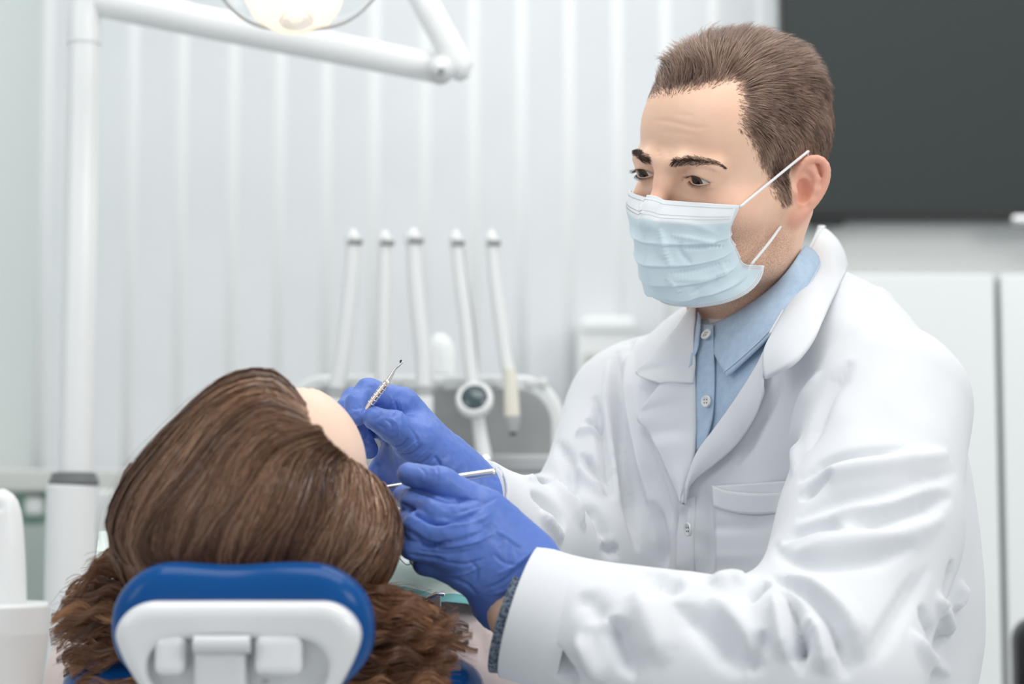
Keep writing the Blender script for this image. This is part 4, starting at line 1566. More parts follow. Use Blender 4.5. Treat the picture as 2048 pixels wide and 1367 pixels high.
LH = {
    'fingers': {
        'index': [(948, 1040, 1.520, .0140), (868, 1022, 1.512, .0108), (828, 1004, 1.530, .0098), (808, 990, 1.548, .0085)],
        'middle': [(928, 1074, 1.512, .0140), (838, 1052, 1.508, .0110), (818, 1040, 1.535, .0100), (838, 1030, 1.558, .0088)],
        'ring': [(922, 1108, 1.515, .0138), (826, 1090, 1.515, .0106), (816, 1078, 1.543, .0098), (838, 1065, 1.565, .0085)],
        'little': [(930, 1140, 1.525, .0130), (852, 1124, 1.530, .0097), (842, 1112, 1.553, .0090), (860, 1100, 1.570, .0078)],
        'thumb': [(1022, 1085, 1.545, .0175), (965, 1016, 1.532, .0150), (884, 963, 1.522, .0112), (818, 948, 1.528, .0092)],
    },
    'palm': [
        [(1046, 1122, 1.545, .021), (955, 1045, 1.528, .0150)], [(1040, 1140, 1.540, .022), (935, 1078, 1.522, .0155)],
        [(1030, 1165, 1.540, .022), (930, 1110, 1.524, .0155)], [(1018, 1188, 1.545, .021), (936, 1140, 1.532, .0148)],
        [(1050, 1112, 1.548, .020), (990, 1045, 1.540, .0165)],
        [(1085, 1172, 1.550, .022), (1035, 1152, 1.545, .025), (1012, 1195, 1.552, .022)], [(1080, 1185, 1.55, .022), (1003, 1204, 1.552, .017)],
    ]}
RH = {
    'fingers': {
        'index': [(798, 806, 1.680, .0140), (737, 784, 1.660, .0112), (714, 808, 1.648, .0098), (714, 830, 1.642, .0088)],
        'middle': [(812, 826, 1.700, .0140), (708, 800, 1.697, .0108), (692, 822, 1.680, .0098), (716, 862, 1.662, .0085)],
        'ring': [(820, 856, 1.715, .0138), (730, 850, 1.715, .0104), (722, 876, 1.700, .0094), (737, 898, 1.682, .0084)],
        'little': [(826, 890, 1.722, .0130), (778, 918, 1.722, .0096), (757, 948, 1.712, .0088), (752, 980, 1.702, .0076)],
        'thumb': [(868, 926, 1.680, .0190), (828, 882, 1.664, .0160), (786, 852, 1.648, .0128), (750, 836, 1.640, .0100)],
    },
    'palm': [
        [(880, 940, 1.700, .024), (806, 820, 1.688, .0165)], [(880, 945, 1.710, .024), (816, 850, 1.704, .0160)],
        [(880, 955, 1.718, .022), (822, 885, 1.716, .0160)], [(875, 975, 1.720, .020), (808, 925, 1.720, .0200), (782, 950, 1.720, .0150)],
        [(875, 930, 1.690, .023), (840, 885, 1.676, .0190)], [(960, 1020, 1.71, .033), (920, 980, 1.706, .030), (882, 945, 1.702, .026)],
        [(850, 985, 1.722, .019), (798, 965, 1.722, .017)],
    ]}
KL = [  # glove wrinkles, left hand
    ([(800, 1004), (835, 1026), (869, 1044), (905, 1046)], 6, -3.4), ([(806, 1056), (835, 1074), (856, 1088), (890, 1090)], 6, -3.2), ([(815, 975), (860, 990), (900, 1001), (940, 996)], 6, -3.0), ([(815, 1108), (850, 1114), (890, 1118)], 5, -2.0),
    ([(868, 1046), (920, 1040), (965, 1016)], 5, -1.6), ([(880, 1052), (940, 1046), (985, 1026)], 5, 1.0), ([(855, 1088), (910, 1082), (970, 1062)], 5, -1.3),
    ([(860, 1096), (930, 1090), (990, 1066)], 4, .9), ([(858, 1098), (910, 1096), (960, 1086)], 3, -1.0), ([(900, 1030), (960, 1010), (1000, 992)], 4, -.9),
    ([(830, 1100), (890, 1106), (950, 1100)], 4, -1.1), ([(880, 1122), (930, 1128), (970, 1116)], 4, -1.3), ([(890, 1150), (930, 1146), (965, 1130)], 4, 1.0),
    ([(940, 1120), (955, 1140), (950, 1165)], 4, -.9), ([(985, 1105), (1010, 1125), (1040, 1130)], 4, -.8), ([(990, 1150), (1030, 1130), (1060, 1105)], 4, .9),
    ([(960, 1180), (1000, 1165), (1045, 1130)], 4, -1.0), ([(970, 1190), (1010, 1180), (1050, 1145)], 4, .9), ([(1000, 1205), (1030, 1180), (1050, 1155)], 4, -1.0),
    ([(900, 1155), (935, 1170), (955, 1190)], 5, -1.2), ([(990, 1060), (1020, 1075), (1045, 1095)], 6, .8), ([(835, 930), (850, 945), (848, 960)], 3, -.6),
    ([(870, 925), (876, 945), (872, 965)], 3, -.6), ([(905, 1010), (930, 1000), (955, 1000)], 3, -.7)]
KR = [
    ([(752, 848), (768, 856), (772, 872)], 3, -.7), ([(770, 838), (784, 850), (782, 876)], 3, -.9), ([(778, 834), (796, 850), (796, 880)], 3, .8),
    ([(772, 888), (800, 892), (818, 874)], 3.5, -1.1), ([(780, 896), (810, 900), (834, 880)], 3.5, .9), ([(790, 906), (820, 908), (846, 888)], 3.5, -1.1),
    ([(798, 916), (830, 918), (856, 898)], 3.5, .9), ([(806, 926), (840, 926), (866, 906)], 3.5, -1.1), ([(800, 940), (850, 936), (876, 915)], 4, .9),
    ([(790, 800), (794, 820), (786, 836)], 3, -1.0), ([(782, 790), (784, 808), (776, 824)], 3, .8), ([(798, 792), (804, 815), (800, 840)], 3, .7),
    ([(740, 806), (755, 812), (770, 806)], 3, -.9), ([(700, 812), (712, 818), (724, 812)], 3, -.7), ([(868, 910), (878, 925), (884, 940)], 4, -1.2), ([(705, 826), (716, 832)], 3, -.6),
    ([(750, 842), (760, 832), (772, 828)], 3, -.7), ([(815, 850), (830, 870), (836, 890)], 4, -.7)]
for J, K, lab, seed, cut in ((LH, KL, 'glove on the hand holding the mirror', 1, (P(1062, 1180, 1.545), WL - FLm)),
                             (RH, KR, 'glove on the raised hand', 2, (P(925, 985, 1.708), WR - FRm))):
    f = hand_sdf(J)
    pts = np.array([P(a, b, y) for v in list(J['fingers'].values()) + J['palm'] for a, b, y, r in v])
    V, Q = surfnet(f, pts.min(0) - .035, pts.max(0) + .035, .0010)
    V = strokes(V, Q, [(k_[0], k_[1] * .85, k_[2] * 1.5) for k_ in K], 3.0)
    N = vnormals(V, Q)
    V = V + N * (.00035 * vnoise(V * 160, seed) + .00022 * vnoise(V * 330, seed + 5))[:, None]
    V = relax(V, Q, 1, .3)
    tag(obj('glove', V, Q, M_glove, dentist), lab)

# mouth mirror held by the near hand
def rod(pts, rs, n=40, seg=14): return tube([P(*q) for q in pts], rs, seg, n)
M_rod = mat('polished_steel', (.82, .79, .76), .24, metal=1.0)
mi = empty('mouth_mirror', P(880, 960, 1.552))
obj('handle', *rod([(842, 964, 1.552), (900, 956, 1.554), (985, 943.5, 1.556), (990, 943, 1.556)], [.0022, .0027, .0027, .0024]), M_rod, mi)
obj('shank', *rod([(846, 963, 1.552), (800, 969.5, 1.552), (762, 975, 1.553), (735, 979, 1.558)], [.0022, .0016, .0014, .0012]), M_rod, mi)
obj('mirror_head', *lathe([(0, -.001), (.010, -.001), (.011, 0), (.010, .001), (0, .0008)], 24, P(720, 981, 1.562), (.2, .7, .5)), M_rod, mi)
tag(mi, 'steel mouth mirror with a rod handle held in the near gloved hand', 'dental tool')
pb = empty('dental_probe', P(755, 795, 1.642))
obj('handle', *rod([(704, 856, 1.650), (738, 811, 1.640), (772, 767, 1.634), (776, 762, 1.634)], [.0028, .0031, .0031, .0020]), M_rod, pb)
for k in range(6):
    t = .30 + k * .085
    a = np.array([738 + (772 - 738) * (k / 6 + .1), 811 + (767 - 811) * (k / 6 + .1)])
    q0, q1 = P(a[0], a[1], 1.6385 - .001 * k), P(a[0] + 1.4, a[1] - 1.8, 1.6383 - .001 * k)
    obj('grip_ring', *tube([q0, q1], .0033, 14), M_rod, pb)
obj('tip', *rod([(775, 763, 1.634), (783, 750, 1.633), (790, 738, 1.632), (799, 730, 1.631), (806, 724, 1.630)], [.0020, .0016, .0012, .0008, .0005]), M_rod, pb)
obj('hook', *rod([(800, 725, 1.631), (803, 720, 1.630), (799, 722, 1.630)], [.0005, .0005, .0003], 12), M_black, pb)
tag(pb, 'slim steel dental probe with a hooked tip held in the raised gloved fingers', 'dental tool')
# the wrists inside the cuffs
V, F = tube([WL + (FLm - WL) * .2, WL, P(1035, 1172, 1.545)], [.030, .028, .024], 24, 12)
V2, F2 = tube([WR + (FRm - WR) * .2, WR, P(895, 955, 1.702)], [.027, .025, .022], 24, 12)
obj('wrist', V, F, M_skin, body)
obj('wrist', V2, F2, M_skin, body)



# =================================================================== the patient
M_pskin = mat('pale_skin', (.86, .60, .47), .45, spec=.35, sss=.25, sss_scale=.006)
n = NT(M_pskin); z = n.noise(30, 3); r = n.ramp(z, 0, [(.3, (.84, .60, .47)), (.7, (.88, .65, .52))]); n.l(r, 0, n.b, 'Base Color')
pf = np.array([.66, .40, .62]); pf /= np.linalg.norm(pf)
pu = np.array([-.05, -.97, .12]); pu -= (pu @ pf) * pf; pu /= np.linalg.norm(pu)
pl_ = np.cross(-pf, pu)
PM = np.stack([pl_, -pf, pu], 1)
PO = P(505, 1010, 1.53)
PS = .95
def p2w(p): return (np.asarray(p, float) * PS) @ PM.T + PO
def w2p(p): return ((np.asarray(p, float) - PO) @ PM) / PS
EYES_OPEN = EARS_ON = False
NKE = P(520, 1230, 1.75)
NECK = [tuple(x) for x in w2p(np.stack([p2w((0, .022, -.055)), p2w((0, .028, -.09)), P(515, 1190, 1.66), NKE]))]
patient = empty('person', P(520, 1367, 1.9) * [1, 1, 0])
SHR, SHL = P(955, 1335, 1.74), P(235, 1360, 1.74)

def pbody_sdf(p):
    d = head_sdf(((p - arr(PO)) @ arr(PM)) / f32(PS)) * PS
    t = caps(p, [SHR, NKE + [0, .02, -.03], SHL], [.052, .055, .052], .04)
    t = smin(t, caps(p, [NKE + [0, .06, -.05], P(520, 1400, 2.25)], [.088, .088], .05), .06)
    t = smin(t, caps(p, [SHR, P(985, 1480, 1.95)], [.050, .042], .03), .03)
    t = smin(t, caps(p, [SHL, P(130, 1480, 1.95)], [.050, .042], .03), .03)
    return smin(d, t, .03)

V, Q = surfnet(pbody_sdf, (-.56, 1.36, .74), (.16, 2.46, 1.30), .0054)
pbody = obj('body', V, Q, M_pskin, patient)
# thin blouse over the shoulders: the torso a little larger
M_blouse = mat('pale_blouse', (.78, .66, .62), .75, spec=.2, sheen=.2)
def blouse_sdf(p):
    t = caps(p, [SHR, NKE + [0, .02, -.03], SHL], [.055, .045, .055], .04)
    t = smin(t, caps(p, [NKE + [0, .09, -.05], P(520, 1400, 2.25)], [.092, .092], .05), .06)
    t = smin(t, caps(p, [SHR, P(985, 1480, 1.95)], [.053, .046], .03), .03)
    t = smin(t, caps(p, [SHL, P(130, 1480, 1.95)], [.053, .046], .03), .03)
    return t
V, Q = surfnet(blouse_sdf, (-.56, 1.55, .74), (.16, 2.46, 1.30), .006)
V = strokes(V, Q, [([(930, 1240), (960, 1280), (975, 1340)], 10, -3), ([(960, 1235), (990, 1280), (1000, 1330)], 8, 2.5), ([(900, 1260), (930, 1310)], 10, -2)])
bl = obj('blouse', V, Q, M_blouse, patient)
CB = Cast(V, Q)
tag(bl, 'pale sheer blouse')

# ---- hair: envelope, then strands over it
def env_sdf(p):
    q = ((p - arr(PO)) @ arr(PM)) / f32(PS)
    d = ell(q, (0, .018, .040), (.083, .099, .092))
    d = smin(d, ell(p, P(352, 985, 1.53), (.032, .05, .043)), .035)
    d = smin(d, ell(p, P(322, 1080, 1.52), (.024, .05, .034)), .03)
    d = smin(d, ell(p, P(440, 830, 1.545), (.045, .05, .035)), .04)
    d = smin(d, ell(p, P(480, 1110, 1.49), (.075, .05, .035)), .04)
    d = smin(d, ell(p, P(700, 1070, 1.50), (.036, .05, .040)), .03)
    d = smin(d, ell(p, P(714, 1128, 1.52), (.020, .05, .020)), .025)
    # keep the face clear
    cut = ell(q, (0, -.105, -.035), (.085, .075, .115))
    d = smax(d, -cut, .030)
    return d
V, Q = surfnet(env_sdf, (-.34, 1.36, .86), (.02, 1.74, 1.24), .003)
M_phair = mat('long_hair', (.09, .045, .022), .30, spec=.8, aniso=.4)
n = NT(M_phair)
at = n.n('ShaderNodeAttribute', attribute_name='tone')
r = n.ramp(at, 'Fac', [(0, (.035, .014, .007)), (.45, (.15, .066, .031)), (.75, (.31, .16, .085)), (1, (.58, .36, .22))])
n.l(r, 0, n.b, 'Base Color')
henv = obj('hair', V, Q, M_phair, patient)
tag(henv, 'long wavy brown hair')
pieces_attr(henv, 'tone', np.full(len(V), .30))
EV, EQ = V, Q
CE = Cast(V, Q)

GUIDES = [
    [(597, 792), (545, 748), (455, 760), (352, 848), (268, 948), (226, 1040), (246, 1112)],
    [(600, 815), (525, 778), (425, 822), (322, 925), (246, 1022), (236, 1080), (262, 1125)],
    [(603, 834), (530, 822), (438, 880), (345, 970), (285, 1050), (272, 1095), (300, 1132)],
    [(606, 843), (545, 862), (468, 930), (400, 1012), (362, 1075), (352, 1110), (375, 1140)],
    [(610, 848), (566, 895), (512, 970), (470, 1050), (450, 1100), (446, 1125), (460, 1145)],
    [(616, 851), (592, 915), (562, 990), (544, 1065), (536, 1105), (534, 1130), (538, 1150)],
    [(624, 854), (622, 915), (616, 995), (608, 1065), (604, 1105), (602, 1130), (602, 1150)],
    [(648, 878), (668, 935), (682, 1010), (684, 1075), (676, 1115), (670, 1135), (660, 1155)],
    [(685, 908), (716, 958), (740, 1025), (746, 1085), (730, 1130), (712, 1150), (690, 1165)],
    [(726, 938), (756, 980), (784, 1035), (788, 1085), (770, 1130), (752, 1150), (725, 1172)],
    [(740, 948), (768, 986), (791, 1042), (793, 1092), (776, 1136), (756, 1158), (732, 1184)],
]
GP = np.array([spline(g, 24) for g in GUIDES])               # (guides, 24, 2) pixels
# depth of each guide sample from the envelope
def depth_of(px, py):
    h = CE.px(px, py)
    return np.nan if h is None else h[1]
GS = 64
NK = 18
GP = np.array([spline(g, NK) for g in GUIDES])
fine = np.stack([spline(GP[:, j], GS) for j in range(NK)], 1)  # (GS, 24, 2)
D = np.array([[depth_of(*fine[i, j]) for j in range(NK)] for i in range(GS)])
for i in range(GS):                                            # fill misses from the nearest sample along the strand
    ok = ~np.isnan(D[i])
    if ok.any(): D[i] = np.interp(np.arange(NK), np.nonzero(ok)[0], D[i][ok])
for _ in range(3):
    D[1:-1] = .5 * D[1:-1] + .25 * (D[2:] + D[:-2]); D[:, 1:-1] = .5 * D[:, 1:-1] + .25 * (D[:, 2:] + D[:, :-2])
SURF = P(fine[..., 0], fine[..., 1], D)                        # (GS, 24, 3)
NS = vnormals(SURF.reshape(-1, 3), grid_faces(GS, NK)).reshape(GS, NK, 3)
if (NS * (CAM - SURF)).sum() < 0: NS = -NS
n_s = 17000
s = rng.random(n_s) * (GS - 1)
clump = np.round(s * 4.3) / 4.3
cl_w = rng.uniform(.0, .5, n_s)[:, None]
tt = np.linspace(0, 1, NK)[None]
wave = 1.3 * np.sin(tt * 5.5 + (clump * .55)[:, None]) * tt + .5 * np.sin(tt * 11 + (clump * 1.7)[:, None]) * tt + 1.2 * vnoise(np.c_[clump, clump * 0, clump * 0] * 1.7, 8)[:, None] * tt
sc_ = np.clip(s[:, None] + (clump - s)[:, None] * cl_w * tt + wave * .9 + .35 * np.sin(tt * rng.uniform(4, 12, (n_s, 1)) + rng.uniform(0, 6.3, (n_s, 1))) * tt + rng.normal(0, .15, (n_s, 1)), 0, GS - 1.001)
i0 = sc_.astype(int); fr = (sc_ - i0)[..., None]
t0 = rng.uniform(-.035, .10, n_s)[:, None] * (rng.random(n_s) < .8)[:, None]
jf = np.clip((t0 + (1 - t0) * tt), -.04, 1) * (NK - 1)
j0 = np.clip(np.floor(jf).astype(int), 0, NK - 2); fj = (jf - j0)[..., None]
def bil(A): return (A[i0, j0] * (1 - fr) + A[i0 + 1, j0] * fr) * (1 - fj) + (A[i0, j0 + 1] * (1 - fr) + A[i0 + 1, j0 + 1] * fr) * fj
pos = bil(SURF)
nor = bil(NS)
lay = rng.uniform(-.001, .0050, n_s)
lay = lay + .0008 * np.sin(clump * 3.3)
lift = lay[:, None] * np.minimum(1, tt * 6 + .15)
fly = (rng.random(n_s) < .02)[:, None] * tt * rng.uniform(0, .012, n_s)[:, None]
pos = pos + nor * (lift + fly)[..., None] + rng.normal(0, .0004, pos.shape)
k0 = rng.integers(0, 3, n_s)
V, Q = strands(None, pos, rng.uniform(.00022, .00040, n_s), nor + rng.normal(0, .45, (n_s, 1, 3)))
hs = tag(obj('strands', V, Q, M_phair, henv), kind='stuff')
tn = np.clip(.50 + .17 * vnoise(np.c_[clump * .35, clump * 0, clump * 0], 3) + .10 * vnoise(np.c_[s * 3.0, s * 0, s * 0], 5) + rng.normal(0, .17, n_s), 0, 1)
pieces_attr(hs, 'tone', np.repeat(tn, NK * 2))

# fine short hairs along the hairline
nb_ = 1300
sb_ = rng.random(nb_) * (GS - 1.01); ib = sb_.astype(int); fb = (sb_ - ib)[:, None]
def row(j): return SURF[ib, j] * (1 - fb) + SURF[ib + 1, j] * fb
s0, s1, s2 = row(0), row(1), row(2)
ub = rng.uniform(.0, .40, (nb_, 1))
jit = rng.normal(0, .0012, (nb_, 3))
pb_ = np.stack([s0 + (s0 - s1) * ub + jit * .5, s0 + jit, s1 + jit + NS[ib, 1] * .001, s2 + jit + NS[ib, 2] * .0015], 1)
V, Q = strands(None, pb_, np.full(nb_, .00016), NS[ib, 0][:, None] + rng.normal(0, .4, (nb_, 1, 3)))
o = tag(obj('hairline', V, Q, M_phair, henv), kind='stuff')
pieces_attr(o, 'tone', np.repeat(np.clip(rng.normal(.62, .15, nb_), 0, 1), 4 * 2))
# strands on the sides the guides do not reach
en = vnormals(EV, EQ)
away = ((en * (CAM - EV)).sum(1) / np.linalg.norm(CAM - EV, axis=1) < .30).astype(float)
rp, ri = sample_mesh(EV, EQ, away + 1e-6, 5200)
cur = rp.astype(float); path = [cur]; nrm = [grad(env_sdf, cur)]
for k in range(8):
    g_ = nrm[-1]
    dr = np.array([-.25, .10, -1.0]) + .35 * np.stack([vnoise(cur * 40, 51), vnoise(cur * 40, 52), vnoise(cur * 40, 53)], 1)
    dr = dr - (dr * g_).sum(1, keepdims=True) * g_
    dr /= np.maximum(np.linalg.norm(dr, axis=1, keepdims=True), 1e-6)
    cur = cur + dr * .008
    for _ in range(2):
        cur = cur - grad(env_sdf, cur) * (env_sdf(cur.astype(f32)) - .0015)[:, None]
    path.append(cur); nrm.append(grad(env_sdf, cur))
V, Q = strands(None, np.stack(path, 1), np.full(len(rp), .00045), np.stack(nrm, 1) + rng.normal(0, .4, (len(rp), 1, 3)))
o = tag(obj('strands', V, Q, M_phair, henv), kind='stuff')
pieces_attr(o, 'tone', np.repeat(np.clip(.42 + .15 * vnoise(rp * 60, 3) + rng.normal(0, .15, len(rp)), 0, 1), 9 * 2))

# wavy lengths spilling round the headrest: locks, each a bundle of strands
def curls(starts, ends, nlock, per, amp, wl, Y0, Y1, seed, sag=0.0, sig=4.0):
    g = np.random.default_rng(seed)
    K = 36
    t = np.linspace(0, 1, K)
    A = spline(starts, 200); B = spline(ends, 200)
    out, tone = [], []
    for k in range(nlock):
        c = (k + g.uniform(-.6, .6)) / nlock
        a = A[int(np.clip(c + g.normal(0, .03), 0, .999) * 200)]; b = B[int(np.clip(c + g.normal(0, .05), 0, .999) * 200)]
        ln = g.uniform(.72, 1.04)
        L = np.linalg.norm(b - a) * ln
        d = (b - a) / np.linalg.norm(b - a); nn = np.array([-d[1], d[0]])
        ph = g.uniform(0, 6.28); w = wl * g.uniform(.85, 1.35)
        am = amp * g.uniform(.6, 1.3) * np.minimum(1, t * 2.2)
        arg = t * L / w * 6.28 + ph
        base = a + (b - a) * (t * ln)[:, None] + np.array([0, 1]) * (sag * np.sin(t * math.pi))[:, None] + nn * (am * np.sin(arg))[:, None]
        Yc = g.uniform(Y0, Y1) + (am / 2600.0) * np.cos(arg)
        th = g.uniform(0, 6.28, per); rr = sig * np.sqrt(g.random(per)) * 1.6
        prof = (.75 + .25 * np.sin(t * 9 + ph)) * np.where(t > .8, 1 - (t - .8) * 2.2, 1)
        for i in range(per):
            o = rr[i] * prof
            q = base + nn * (o * np.cos(th[i] + t * 2.5))[:, None] + g.normal(0, .25, (K, 1)) * d
            Y = Yc + o / 2600.0 * np.sin(th[i] + t * 2.5)
            if g.random() < .15:
                q = q + nn * (t ** 2 * g.normal(0, 16))[:, None]
            out.append(P(q[:, 0], q[:, 1], Y))
        tone += list(np.clip(.56 + .2 * g.normal() + g.normal(0, .13, per), 0, 1))
    return np.array(out), np.array(tone)
R1, T1 = curls([(700, 1165), (715, 1200), (715, 1270), (690, 1330), (670, 1400)], [(835, 1200), (905, 1238), (948, 1285), (935, 1330), (870, 1385)], 85, 46, 9, 105, 1.46, 1.59, 5, sig=12)
R2, T2 = curls([(262, 1095), (262, 1150), (252, 1220), (262, 1290), (290, 1380)], [(196, 1150), (122, 1195), (100, 1262), (112, 1325), (160, 1380)], 62, 46, 11, 115, 1.48, 1.58, 6, sag=-16, sig=12)
R3, T3 = curls([(690, 1120), (725, 1130), (745, 1120)], [(715, 1178), (758, 1166), (774, 1140)], 10, 50, 5, 60, 1.47, 1.5, 9, sig=5)
M_phair2 = mat('wavy_hair', (.10, .045, .02), .4, spec=.6)
n = NT(M_phair2)
at = n.n('ShaderNodeAttribute', attribute_name='tone')
r = n.ramp(at, 'Fac', [(0, (.045, .017, .008)), (.5, (.17, .066, .027)), (1, (.42, .20, .09))])
n.l(r, 0, n.b, 'Base Color')
for R_, T_ in ((R1, T1), (R2, T2), (R3, T3)):
    V, Q = strands(None, R_, np.full(len(R_), .00032), np.array([0, -1.0, .2]) + rng.normal(0, .5, (len(R_), 1, 3)))
    o = tag(obj('curls', V, Q, M_phair2, henv), kind='stuff')
    pieces_attr(o, 'tone', np.repeat(T_, 36 * 2))
# dense core under the curls
def core_a(p):
    d = caps(p, [P(700, 1200, 1.57), P(760, 1270, 1.58), P(850, 1285, 1.59)], [.024, .028, .014], .02)
    return smin(d, caps(p, [P(690, 1340, 1.56), P(780, 1340, 1.57)], [.026, .020], .02), .02)
def core_b(p):
    return caps(p, [P(270, 1150, 1.57), P(232, 1240, 1.58), P(235, 1340, 1.58)], [.012, .016, .022], .02)
for fn in (core_a, core_b):
    V, Q = surfnet(fn, (-.36, 1.48, .86), (.02, 1.66, 1.14), .004)
    V = V + vnormals(V, Q) * (.004 * vnoise(V * 120, 2))[:, None]
    o = obj('curl_core', V, Q, M_phair2, henv); pieces_attr(o, 'tone', np.full(len(V), .2))

# ---- headrest
YHd = 1.40
chair = empty('dental_chair', P(520, 1400, 1.6) * [1, 1, 0])
def rr2(x, z, hx, hz, r):
    ax_, az_ = np.abs(x) - (hx - r), np.abs(z) - (hz - r)
    return np.sqrt(np.maximum(ax_, 0) ** 2 + np.maximum(az_, 0) ** 2) + np.minimum(np.maximum(ax_, az_), 0) - r
def slab(d2, y, hy, r):
    a_, b_ = d2 + r, np.abs(y) - (hy - r)
    return np.sqrt(np.maximum(a_, 0) ** 2 + np.maximum(b_, 0) ** 2) + np.minimum(np.maximum(a_, b_), 0) - r
def padsdf(p):
    q = p - arr(P(490, 1262, YHd))
    x, y, z = q.T
    tap = 1 + 150 * np.clip(-z, 0, .05) ** 2
    d2 = rr2(x * tap, z + .0010 * np.cos(x * 75 + .6) + .004, .0905, .0515, .042)
    return slab(d2, y - .012 + 1.6 * x * x + .30 * z, .034, .026)
V, Q = surfnet(padsdf, P(490, 1262, YHd) - .13, P(490, 1262, YHd) + .13, .0022)
hr = obj('headrest_cushion', V, Q, M_blueled, chair)
M_shell = mat('white_shell', (.80, .81, .82), .22, coat=.3)
def shellsdf(p):
    q = p - arr(P(484, 1286, YHd - .030))
    x, y, z = q.T
    tap = 1 + 125 * np.clip(.015 - z, 0, .07) ** 2
    y2 = y + 1.3 * x * x + .25 * z
    d = slab(rr2(x * tap, z + .022, .0835, .0515, .028), y2, .020, .012)
    cut = slab(rr2(x * tap, z + .044, .0700, .0480, .030), y2 + .020, .0165, .008)
    return smax(d, -cut, .006)
V, Q = surfnet(shellsdf, P(484, 1286, YHd - .03) - .13, P(484, 1286, YHd - .03) + .13, .0018)
sh = obj('headrest_shell', V, Q, M_shell, chair)
Yb = YHd - .055
M_shell2 = mat('grey_white_bracket', (.68, .69, .71), .3)
bevel(obj('bracket', *box(P(386, 1400, Yb - .004), P(502, 1284, Yb + .03)), M_shell2, chair, smooth=False), .004, 3)
bevel(obj('bracket', *box(P(306, 1352, Yb), P(384, 1264, Yb + .03)), M_shell, chair, smooth=False), .006, 3)
bevel(obj('bracket', *box(P(506, 1352, Yb), P(612, 1264, Yb + .03)), M_shell, chair, smooth=False), .006, 3)
V, F = tube([P(388, 1288, Yb - .004), P(500, 1288, Yb - .004)], .006, 16); obj('hinge', V, F, M_shell2, chair)
obj('button_mark', *box(P(522, 1367, Yb - .003), P(538, 1358, Yb + .01)), M_dgrey, chair, smooth=False)
obj('headrest_post', *tube([P(445, 1355, Yb + .012), P(446, 1440, Yb + .02), P(470, 1480, 1.46), P(490, 1440, 1.56)], .010, 14, 20), M_steel, chair)
# padded back: a slab running away from the camera under the body
BL = np.array([0, .94, -.34]); BL /= np.linalg.norm(BL)
BN = np.array([0, .34, .94]); BN /= np.linalg.norm(BN)
BC = P(525, 1320, 1.50) + BL * .38 - BN * .036
def backsdf(p):
    q = p - arr(BC)
    return slab(rr2(q[:, 0], q @ arr(BL), .165, .38, .085), q @ arr(BN) - 1.1 * q[:, 0] ** 2, .036, .032)
V, Q = surfnet(backsdf, BC - [.21, .45, .26], BC + [.21, .45, .26], .006)
obj('backrest', V, Q, M_blueled, chair)
bx_ = BC[0]
V, F = lathe([(.16, 0), (.16, .03), (.08, .06), (.07, .63)], 32, (bx_, 1.95, 0)); obj('base', V, F, M_plastic, chair)
V, F = box((bx_ - .14, 1.72, .62), (bx_ + .14, 2.24, .69)); bevel(obj('seat_frame', V, F, M_plastic, chair, smooth=False), .015, 3)
tag(chair, 'dental chair with a blue headrest in a white shell', 'dental chair')

# ---- bib and clip
M_bib = mat('mint_paper_bib', (.66, .79, .74), .8, spec=.2)
n = NT(M_bib); z = n.noise(500, 3); n.bump(z, 0, .3, .0006)
at = n.n('ShaderNodeAttribute', attribute_name='edge')
r = n.ramp(at, 'Fac', [(0, (.80, .89, .85)), (.45, (.82, .90, .86)), (.55, (.20, .52, .53)), (1, (.24, .56, .57))]); n.l(r, 0, n.b, 'Base Color')
A = np.array([P(*q) for q in spline([(190, 1125, 1.66), (330, 1150, 1.66), (520, 1165, 1.66), (720, 1165, 1.66), (840, 1185, 1.67), (930, 1205, 1.685), (985, 1240, 1.70), (1008, 1290, 1.72)], 60)])
B = np.array([P(*q) for q in spline([(200, 1075, 1.90), (330, 1060, 1.92), (520, 1050, 1.95), (720, 1060, 1.95), (800, 1085, 1.92), (880, 1110, 1.88), (960, 1170, 1.86), (1010, 1240, 1.84)], 60)])
G = loft(A, B, 24, .012)
Gs = G.reshape(-1, 3)
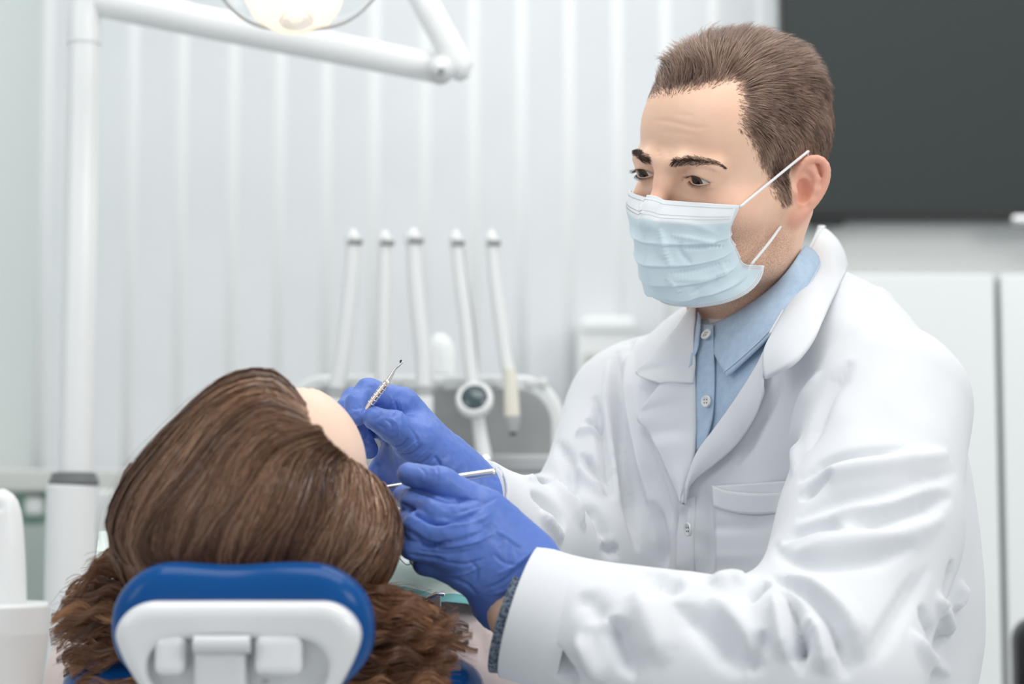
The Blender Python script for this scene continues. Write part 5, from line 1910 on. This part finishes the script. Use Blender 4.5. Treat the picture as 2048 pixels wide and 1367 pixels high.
Gs = Gs + np.c_[np.zeros(len(Gs)), np.zeros(len(Gs)), .004 * vnoise(Gs * 30, 3) + .002 * vnoise(Gs * 80, 4)]
G = Gs.reshape(G.shape)
V, F = sheet(G, .0012)
bib = obj('bib', V, F, M_bib, patient)
tag(bib, 'mint green paper bib with a teal border')
jx = np.tile(np.linspace(0, 1, 24)[None], (60, 1))
ii = np.tile(np.linspace(0, 1, 60)[:, None], (1, 24))
e = np.clip((.05 - jx) / .02 + .5, 0, 1) * (ii > .55)
pieces_attr(bib, 'edge', np.tile(e.ravel(), 2))
# crumpled white napkin edge by the cheek
A = np.array([P(*q) for q in spline([(775, 1118, 1.63), (795, 1112, 1.632), (815, 1128, 1.63), (832, 1118, 1.63), (862, 1142, 1.64), (900, 1160, 1.65)], 30)])
B = np.array([P(*q) for q in spline([(780, 1040, 1.74), (800, 1045, 1.74), (830, 1060, 1.74), (860, 1080, 1.74), (890, 1110, 1.74), (930, 1140, 1.74)], 30)])
G = loft(A, B, 12, .004)
V, F = sheet(G, .001)
nk = obj('napkin', V, F, mat('paper_napkin', (.70, .79, .80), .8))
tag(nk, 'crumpled pale paper napkin tucked under the near gloved hand', 'napkin')
cp_ = P(868, 1206, 1.655)
bc = empty('bib_clip', cp_)
bevel(obj('clip_jaw', *box(cp_ + [-.005, -.004, -.008], cp_ + [.006, .002, .006]), M_steel, bc, smooth=False), .001, 2)
obj('clip_lever', *tube([cp_ + [-.006, -.004, .004], cp_ + [.002, -.006, .008], cp_ + [.009, -.005, .0075]], [.0015, .002, .0018], 10), M_steel, bc)
for k in range(9):
    t = k / 8
    q = cp_ + np.array([-.006 - .05 * t, .0 + .01 * t, -.006 - .006 * t])
    V, F = lathe([(0, -.0014), (.0012, -.0008), (.0014, 0), (.0012, .0008), (0, .0014)], 8, q)
    obj('chain_bead', V, F, M_steel, bc)
tag(bc, 'metal bib clip on the teal bib border beside the curls', 'clip')
tag(patient, 'person with long wavy brown hair lying back in the dental chair', 'person')
